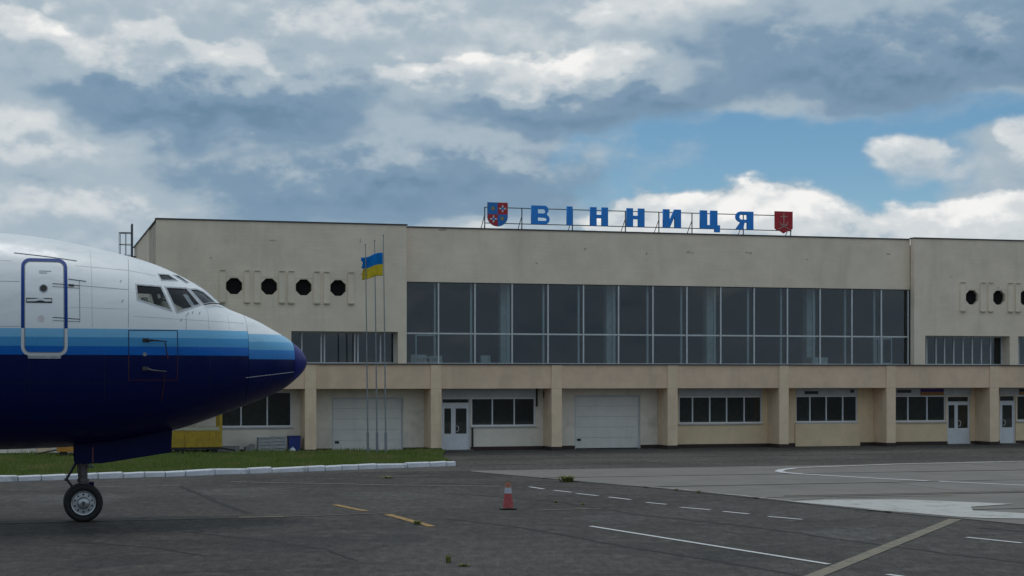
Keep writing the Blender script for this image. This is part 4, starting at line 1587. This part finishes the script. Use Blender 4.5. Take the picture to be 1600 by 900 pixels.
def ribbon(name, pts, w, off, mat, parent, side=-1, closed=False, thick=.0, step=.06):
    """a thin raised strip along a polyline drawn on the skin in (a, z)"""
    P_ = [Vector(p_) for p_ in pts]
    if closed:
        P_.append(P_[0])
    fine = [P_[0]]
    for a, b in zip(P_, P_[1:]):
        n = max(1, int((b - a).length / step))
        fine += [a.lerp(b, i / n) for i in range(1, n + 1)]
    mb = MB()
    L_, R_ = [], []
    for i, q in enumerate(fine):
        if closed and i in (0, len(fine) - 1):
            d0, d1 = (fine[1] - fine[0]).normalized(), (fine[-1] - fine[-2]).normalized()
        else:
            d0 = (fine[min(i + 1, len(fine) - 1)] - q)
            d1 = (q - fine[max(i - 1, 0)])
            d0 = d0.normalized() if d0.length > 1e-6 else d1.normalized()
            d1 = d1.normalized() if d1.length > 1e-6 else d0
        t = (d0 + d1)
        t = t.normalized() if t.length > 1e-6 else d0
        n = Vector((-t.y, t.x))
        c_ = max(.5, n.dot(Vector((-d0.y, d0.x))))
        n = n * (w / 2 / c_)
        L_.append(q + n)
        R_.append(q - n)
    for i in range(len(fine) - 1):
        a, b, c_, d = L_[i], R_[i], R_[i + 1], L_[i + 1]
        top = [skin(x.x, x.y, off, side) for x in (a, b, c_, d)]
        mb.face(top)
        if thick:
            lo = [skin(x.x, x.y, off - thick, side) for x in (a, b, c_, d)]
            mb.face([top[0], top[3], lo[3], lo[0]])
            mb.face([top[1], lo[1], lo[2], top[2]])
    return mb.build(name, mat, parent)


def grow(pl, d):
    cx = sum(p_[0] for p_ in pl) / len(pl)
    cz = sum(p_[1] for p_ in pl) / len(pl)
    return [(cx + (x - cx) * (1 + d / abs(math.hypot(x - cx, z - cz))), cz + (z - cz) * (1 + d / math.hypot(x - cx, z - cz))) for x, z in pl]


for nm, pl in (('cockpit_window', L3), ('cockpit_window', L2), ('windshield', L1), ('eyebrow_window', E1), ('eyebrow_window', E2)):
    for s_ in (-1, 1):
        e = empty(nm, (0, 0, 0), 0, air)
        patch('pane', pl, -.012, M['pane_air'], e, s_)
        ribbon('frame', grow(pl, .012),   .026 if nm != 'eyebrow_window' else .016, .006, M['frame_air'], e, s_, True, .02)
# post between the two windshields
MB().tube([(TIP - a, 0, top_at(a) - .01) for a in (2.2, 2.08, 1.98, 1.88, 1.78, 1.70)], .035, 8).build('windshield_post', M['frame_air'], air, True)
# flight deck furniture
for y, a_ in ((-.62, 2.74), (.55, 2.74), (-.80, 3.13)):
    e = empty('pilot_seat', (0, 0, 0), 0, air)
    x = TIP - a_
    MB().box(x - .10, x + .06, y - .23, y + .23, 3.64, 4.13).build('seat_back', M['seat'], e, bevel=.05)
    MB().box(x - .07, x + .04, y - .13, y + .13, 4.14, 4.24 if a_ < 3 else 4.17).build('headrest', M['seat'], e, bevel=.04)
    MB().box(x + .07, x + .42, y - .23, y + .23, 3.64, 3.74).build('cushion', M['seat'], e, bevel=.03)
MB().box(TIP - 2.16, TIP - 2.0, -.95, .95, 3.63, 4.02).build('glareshield', M['black'], air, bevel=.03)
for s_ in (-1, 1):
    wpt = [skin(a, z, .035, s_) for a, z in ((2.09, 4.035), (1.95, 4.06), (1.80, 4.065), (1.66, 4.04))]
    MB().tube(wpt, .012, 6).build('wiper', M['black'], air)

# entry door with its painted surround
DO = [(5.338, 4.828), (4.549, 4.841), (4.541, 3.085), (5.336, 3.085)]
d_in = empty('entry_door', (0, 0, 0), 0, air)


def rrect(a0, a1, z0, z1, r, n=5):
    out = []
    for cx, cz, s0 in ((a1 + r, z1 - r, 90), (a1 + r, z0 + r, 180), (a0 - r, z0 + r, 270), (a0 - r, z1 - r, 0)):
        for i in range(n + 1):
            an = R(s0 + 90 * i / n)
            out.append((cx + r * math.cos(an), cz + r * math.sin(an)))
    return out


rr = rrect(5.31, 4.57, 3.11, 4.812, .13)
upper = [p_ for p_ in rr]
zs_ = 3.571
# split the outline into the navy part above the bands and the pale part below
i_low = [i for i, p_ in enumerate(rr) if p_[1] < zs_]
lo_path = [rr[i] for i in i_low]
hi_idx = [i for i in range(len(rr)) if i not in i_low]
hi_path = sorted([rr[i] for i in hi_idx], key=lambda p_: (math.atan2(p_[1] - 4.0, p_[0] - 4.94)))
hi_path = [(rr[i_low[0]][0], zs_)] + [p_ for p_ in rr[:i_low[0]]][::-1] + [p_ for p_ in rr[i_low[-1] + 1:]][::-1] + [(rr[i_low[-1]][0], zs_)]
lo_path = [(lo_path[0][0], zs_ - .002)] + lo_path + [(lo_path[-1][0], zs_ - .002)]
ribbon('upper_surround', hi_path, .052, .007, M['navy_trim'], d_in, -1, False, .01)
ribbon('lower_surround', lo_path, .052, .007, M['white_trim'], d_in, -1, False, .01)
ribbon('sill_plate', [(5.22, 3.06), (4.66, 3.06)], .045, .010, M['frame_air'], d_in, -1, False, .012)
ribbon('door_gap', rrect(5.275, 4.605, 3.145, 4.777, .10), .012, .004, M['seam'], d_in, -1, True)


def disc_on_skin(name, a, z, r, off, mat, parent, n=18):
    mb = MB()
    pts = [skin(a + r * math.cos(2 * math.pi * i / n), z + r * math.sin(2 * math.pi * i / n), off) for i in range(n)]
    mb.face(pts)
    low = [skin(a + r * math.cos(2 * math.pi * i / n), z + r * math.sin(2 * math.pi * i / n), off - .008) for i in range(n)]
    for i in range(n):
        j = (i + 1) % n
        mb.face([pts[i], pts[j], low[j], low[i]])
    return mb.build(name, mat, parent)


disc_on_skin('porthole', 4.955, 4.281, .078, .006, M['frame_air'], d_in)
disc_on_skin('porthole_glass', 4.955, 4.281, .060, .009, M['black'], d_in)
ribbon('handle_recess', [(5.25, 4.062), (4.81, 4.062)], .088, .006, M['black'], d_in)
ribbon('handle', [(5.24, 4.058), (5.10, 4.062), (5.03, 4.078), (4.98, 4.078), (4.92, 4.06), (4.82, 4.062)], .042, .020, M['white_trim'], d_in, -1, False, .012)
for z in (4.60, 4.565):
    ribbon('stencil', [(5.03, z), (4.82 + (4.60 - z) * 2, z)], .012, .004, M['seam'], d_in)
disc_on_skin('stencil_disc', 5.0, 3.74, .06, .003, plain('pale_stencil', (.62, .58, .58), .5), d_in)
for z0, z1 in ((4.372, 4.34), (3.765, 3.735)):
    ribbon('hinge', [(4.80, z0), (4.33, z1)], .012, .006, M['seam_dark'], d_in)
    ribbon('hinge', [(4.80, z0 - .055), (4.33, z1 - .045)], .010, .006, M['seam'], d_in)
ribbon('hinge_fairing', [(4.52, 4.345), (4.43, 4.34)], .035, .014, M['black'], d_in, -1, False, .012)
ribbon('hinge_line', [(4.335, 4.44), (4.335, 3.70)], .009, .005, M['seam'], d_in)
ribbon('rain_gutter', [(5.46, 4.935), (4.95, 4.885), (4.37, 4.812)], .008, .008, M['seam'], air, -1, False, .008)
ribbon('rain_gutter', [(4.53, 4.462), (4.22, 4.425)], .008, .008, M['seam_dark'], air, -1, False, .008)

# service panel outline, probes, seams
sp = [(3.485, 3.548), (2.612, 3.555), (2.605, 3.11)]
ribbon('panel_outline', [(3.482, 3.11), (3.485, 3.548), (2.612, 3.555), (2.605, 3.11)], .014, .004, M['seam_navy'], air)
ribbon('panel_outline', [(3.482, 3.10), (3.478, 2.655), (2.603, 2.655), (2.605, 3.10)], .012, .004, M['red_thin'], air)
for z, m in ((3.372, 'black'), (2.865, 'strut')):
    e = empty('pitot_probe', (0, 0, 0), 0, air)
    ribbon('probe_base', [(3.24, z), (3.13, z)], .065, .016, M[m], e, -1, False, .016)
    p0 = skin(3.15, z, .03)
    p1 = skin(3.08, z - .002, .12)
    p2 = skin(2.84, z - .02, .13)
    MB().tube([p0, p1, p2], [.022, .016, .009], 7).build('probe_tube', M[m], e)
ribbon('hose', [(2.835, 3.34), (2.81, 3.20), (2.80, 3.13)], .016, .010, M['seam_dark'], air, -1, False, .008)
ribbon('hose_tag', [(2.80, 3.13), (2.785, 3.05)], .022, .012, M['red_thin'], air, -1, False, .008)
ribbon('hose', [(2.84, 2.77), (2.845, 2.55), (2.88, 2.27)], .012, .010, M['red_thin'], air, -1, False, .008)
disc_on_skin('static_port', 3.20, 3.12, .035, .006, M['steel'], air, 12)
for pts in ([(3.49, 3.60), (3.47, 4.30), (3.43, 4.94)], [(6.6, 4.40), (5.36, 4.40)], [(4.53, 4.36), (3.48, 4.29)], [(6.6, 3.60), (5.36, 3.60)], [(2.45, 3.57), (2.44, 3.85)]):
    ribbon('skin_seam', pts, .007, .002, M['seam'], air)
for pts in ([(5.95, 3.60), (5.95, 4.60), (5.95, 5.2)], [(4.12, 4.95), (4.12, 5.05), (4.12, 3.60)], [(6.6, 4.78), (5.5, 4.78)], [(4.4, 4.72), (3.45, 4.66), (2.95, 4.58)], [(2.02, 3.58), (2.02, 3.95)], [(1.62, 3.58), (1.62, 3.90)],
            [(4.5, 3.95), (3.50, 3.93)], [(3.40, 3.80), (2.50, 3.76), (1.30, 3.72)]):
    ribbon('skin_seam', pts, .006, .0015, M['seam_light'], air)
for pts in ([(6.6, 2.62), (3.5, 2.60)], [(3.9, 3.08), (3.9, 2.0)], [(5.2, 3.04), (5.2, 1.9)], [(2.6, 2.30), (1.3, 2.42)], [(2.0, 3.08), (2.0, 2.2)]):
    ribbon('skin_seam', pts, .008, .0015, M['seam_blue'], air)
ribbon('waterline_mark', [(1.31, 2.70), (1.255, 2.705)], .010, .004, M['white_trim'], air)
ribbon('waterline_mark', [(1.25, 2.706), (.33, 2.81)], .010, .004, M['white_trim'], air)
for a, z in ((2.42, 3.84), (2.33, 3.87), (2.2, 3.86), (2.55, 3.72), (3.62, 4.42), (3.60, 4.05)):
    ribbon('skin_mark', [(a, z), (a - .03, z + .05)], .012, .003, M['seam'], air)
for i in range(14):
    a = 6.45 + i * .51
    e = empty('cabin_window', (0, 0, 0), 0, air)
    patch('pane', [(a + .12, 4.42), (a - .12, 4.42), (a - .12, 4.08), (a + .12, 4.08)], .004, M['black'], e, -1, 3)

# nose gear
for s_ in (-1, 1):
    y = .36 * s_
    mb = MB()
    gd = [(4.395, 1.47), (2.60, 1.78), (2.628, 1.289), (3.886, 1.101), (4.383, 1.096)]
    mb.prism([(TIP - a, z) for a, z in gd], 'y', y - .018, y + .018)
    o = mb.build('gear_door', M['navy'], air, bevel=.006)
    MB().box(TIP - 4.075, TIP - 4.045, y - .0215 if s_ < 0 else y + .019, y - .019 if s_ < 0 else y + .0215, 1.12, 1.40).build('red_stripe', M['red_thin'], o)
MB().tube([(.0, 0, .36), (.0, 0, .75)], .055, 14).build('oleo', M['chrome'], air, True)
mb = MB()
mb.tube([(.0, 0, .70), (.0, 0, 1.6)], .085, 14)
mb.tube([(.0, 0, .74), (.0, 0, .80)], .11, 14)
mb.tube([(.0, 0, 1.06), (.0, 0, 1.12)], .12, 14)
mb.build('gear_strut', M['strut'], air, True)
mb = MB()
for y in (-.06, .06):
    mb.tube([(-.10, y, 1.15), (-.30, y * .6, .80)], [.028, .022], 8)
    mb.tube([(-.30, y * .6, .80), (-.05, y, .46)], [.022, .028], 8)
mb.tube([(-.31, -.10, .79), (-.31, .10, .79)], .03, 8)
mb.build('torque_link', M['black'], air, True)
MB().tube([(.05, 0, 1.25), (1.0, 0, 1.65)], .04, 10).build('drag_brace', M['black'], air, True)
MB().box(.10, .20, -.05, .05, .66, .74).build('tow_fitting', M['navy'], air, bevel=.012)
MB().lathe([(0, 0), (.06, .0), (.075, .03), (.075, .05), (.0, .055)], (.13, 0, 1.0), 'z', 16).build('taxi_light', M['steel'], air, True)
for y in (-.07, .06):
    MB().tube([(-.04, y, 1.35), (-.10, y * 1.3, 1.0), (-.07, y * 1.4, .75), (-.02, y, .50)], .010, 6).build('hydraulic_hose', M['black'], air, True)
MB().tube([(0, -.24, .358), (0, .24, .358)], .05, 12).build('axle', M['strut'], air, True)


def wheel(y, s_):
    e = empty('wheel', (0, y, .358), 0, air)
    r = .358
    prof = []
    for i in range(25):
        t = -math.pi * .5 + math.pi * 2 * i / 24
        prof.append((.293 + .0655 * max(-1, min(1, 1.0 * math.cos(t + math.pi * .5))), .097 * math.copysign(abs(math.sin(t + math.pi * .5)) ** .75, math.sin(t + math.pi * .5))))
    mb = MB()
    mb.lathe(prof, (0, 0, 0), 'y', 56)
    mb.build('tyre', M['rubber'], e, True)
    d = .085 * s_
    mb = MB()
    mb.lathe([(.236, -d * .6), (.236, d * .75), (.222, d * 1.0), (.205, d * .92), (.198, d * .55), (.12, d * .60), (.105, d * .95), (.07, d * 1.22), (.0, d * 1.28)], (0, 0, 0), 'y', 48)
    mb.build('rim', M['steel'], e, True)
    for k in range(10):
        an = 2 * math.pi * (k + .5) / 10
        hb = MB()
        hb.lathe([(.0, d * .66), (.017, d * .66), (.017, d * .5)], (.162 * math.cos(an), 0, .162 * math.sin(an)), 'y', 10)
        hb.build('rim_hole', M['void'], e)
    mb = MB()
    mb.lathe([(.038, d * 1.26), (.034, d * 1.5), (.0, d * 1.52)], (0, 0, 0), 'y', 16)
    mb.build('hub_cap', M['strut'], e, True)


wheel(-.20, -1)
wheel(.20, 1)

# ------------------------------------------------------------------ traffic cone
cone = tag(empty('traffic_cone', (-.08, 34.73, .002), .2), 'faded red and white traffic cone on a black foot on the asphalt', 'traffic cone')
MB().box(-.15, .15, -.15, .15, 0, .035).build('foot', M['black'], cone, bevel=.012)
body = MB().lathe([(.112, .035), (.108, .05), (.078, .33)], (0, 0, 0), 'z', 28).build('body', M['cone_red'], cone, True)
MB().lathe([(.0775, .3301), (.066, .45)], (0, 0, 0), 'z', 28).build('white_band', M['cone_white'], cone, True)
MB().lathe([(.0655, .4501), (.055, .53), (.05, .545), (.036, .545), (.036, .50), (0, .50)], (0, 0, 0), 'z', 28).build('tip', M['cone_top'], cone, True)
mb = MB()
for s_ in (-1, 1):
    mb.tube([(s_ * .05, 0, .54), (s_ * .045, 0, .575)], .012, 6)
mb.build('tip_lug', M['cone_top'], cone)

# ------------------------------------------------------------------ things by the left bays
def fthing(name, u, v, label, cat, rz=0.0, group=None):
    p_ = fw(u, v)
    return tag(empty(name, (p_.x, p_.y, .045), THETA + rz), label, cat, group)


def u_at(px, v):
    """facade coordinate of a plan direction seen at this image column (plan geometry only)"""
    k = (px - 800) / 2650.0
    n = (-ST * k + CT)
    D = (v + (-ST * FO.x + CT * FO.y)) / n
    return (k * D - FO.x) * CT + (D - FO.y) * ST


e = fthing('concrete_planter', -6.37, .45, 'long low grey concrete trough lying at the wall left of the crates', 'trough')
mb = MB()
mb.box(-.38, .38, -.16, .16, 0, .06).box(-.38, -.32, -.16, .16, .06, .24).box(.32, .38, -.16, .16, .06, .24).box(-.32, .32, -.16, -.11, .06, .24).box(-.32, .32, .11, .16, .06, .24)
mb.build('trough_body', M['stone'], e)
e = fthing('concrete_block', -5.63, .4, 'small slanted grey concrete block between trough and crates', 'block', .1)
MB().prism([(-.16, 0), (.16, 0), (.16, .30), (.10, .31), (-.16, .20)], 'y', -.16, .16).build('block_body', M['stone'], e, bevel=.015)


def crate(u, lab, hgt, w):
    e = fthing('slatted_crate', u, .42, lab, 'crate', random.uniform(-.05, .05), 'grey crates by the blue bin')
    for sx in (-1, 1):
        for sy in (-1, 1):
            MB().box(sx * w / 2 - .03, sx * w / 2 + .03, sy * .2 - .025, sy * .2 + .025, 0, hgt).build('corner_post', M['crate_grey'], e)
    for i in range(4):
        z = .03 + i * (hgt - .12) / 3.2
        MB().box(-w / 2 + .032, w / 2 - .032, -.22, -.195, z, z + hgt / 5.2).build('slat', M['crate_grey'], e)
        MB().box(-w / 2 + .032, w / 2 - .032, .195, .22, z, z + hgt / 5.2).build('slat', M['crate_grey'], e)
    MB().box(-w / 2 - .02, w / 2 + .04, -.23, .23, hgt + .001, hgt + .03).build('crate_lid', M['crate_grey'], e)


crate(-5.10, 'grey slatted crate next to the concrete block', .50, .42)
crate(-4.60, 'grey slatted crate next to the blue bin', .52, .44)
e = fthing('blue_bin', -4.06, .36, 'dark blue square plastic bin standing by the column', 'bin')
MB().prism([(-.19, 0), (.19, 0), (.22, .56), (-.22, .56)], 'y', -.2, .2).build('bin_body', M['blue_plastic'], e, bevel=.015)
MB().box(-.23, .23, -.22, .22, .561, .585).build('bin_rim', M['blue_plastic'], e, bevel=.008)
p_ = fw(-4.15, .07)
bag = MB()
bag.lathe([(.0, 0), (.10, .01), (.13, .06), (.11, .11), (.05, .15), (.015, .17), (.03, .19), (0, .19)], (0, 0, 0), 'z', 11)
o = bag.build('plastic_bag', M['bag'], None, True)
for v_ in o.data.vertices:
    v_.co += Vector((random.uniform(-.02, .02), random.uniform(-.02, .02), random.uniform(-.012, .012)))
o.location = (p_.x, p_.y, .05)
tag(o, 'crumpled white plastic bag lying against the blue bin', 'bag')

# yellow caged trailer behind the nose gear
e = fthing('cage_trailer', -7.55, -.75, 'yellow baggage trailer with an open cage top parked at the wall', 'trailer')
w0, w1 = -.92, .78
MB().box(w0, w1, -.55, .55, .20, .27).build('chassis', M['black'], e)
for i in range(4):
    a = w0 + (w1 - w0) * i / 4
    b = w0 + (w1 - w0) * (i + 1) / 4
    MB().box(a + .004, b - .004, -.56, -.53, .28, .82).build('side_panel', M['yellow'], e, bevel=.006)
    MB().box(a + .004, b - .004, .53, .56, .28, .82).build('side_panel', M['yellow'], e, bevel=.006)
for a in (w0, (w0 + w1) / 2, w1 - .10):
    for y in (-.545, .545):
        MB().box(a, a + (.10 if a > .5 else .04), y - .02, y + .02, .822, 1.75).build('cage_post', M['yellow'] if a > .5 else M['cage'], e)
for y in (-.545, .545):
    MB().box(w0, w1, y - .018, y + .018, .86, .96).build('cage_rail', M['cage'], e)
    MB().box(w0, w1, y - .018, y + .018, 1.752, 1.80).build('cage_rail', M['yellow'], e)
MB().box(w0, w1, -.56, .56, 1.802, 1.83).build('trailer_roof', M['yellow'], e)
for a in (w0 + .3, w1 - .3):
    for y in (-.48, .48):
        MB().lathe([(0, -.05), (.10, -.05), (.135, -.04), (.135, .04), (.10, .05), (0, .05)], (a, y, .135), 'y', 20).build('wheel', M['rubber'], e, True)
MB().tube([(w1, 0, .22), (w1 + .5, 0, .14)], .03, 8).build('drawbar', M['black'], e)
# low orange cart seen under the belly
e = fthing('orange_cart', -11.62, -1.4, 'low orange flat cart behind the nose gear door', 'cart')
MB().box(-.62, .38, -.5, .5, .20, .42).build('deck', M['orange'], e, bevel=.02)
MB().box(.20, .40, -.48, .48, .421, .62).build('end_board', M['orange'], e, bevel=.01)
for a in (-.4, .2):
    for y in (-.42, .42):
        MB().lathe([(0, -.04), (.08, -.04), (.12, -.03), (.12, .03), (.08, .04), (0, .04)], (a, y, .12), 'y', 20).build('wheel', M['rubber'], e, True)
MB().tube([(-.62, 0, .25), (-1.3, 0, .12)], .025, 8).build('drawbar', M['black'], e)
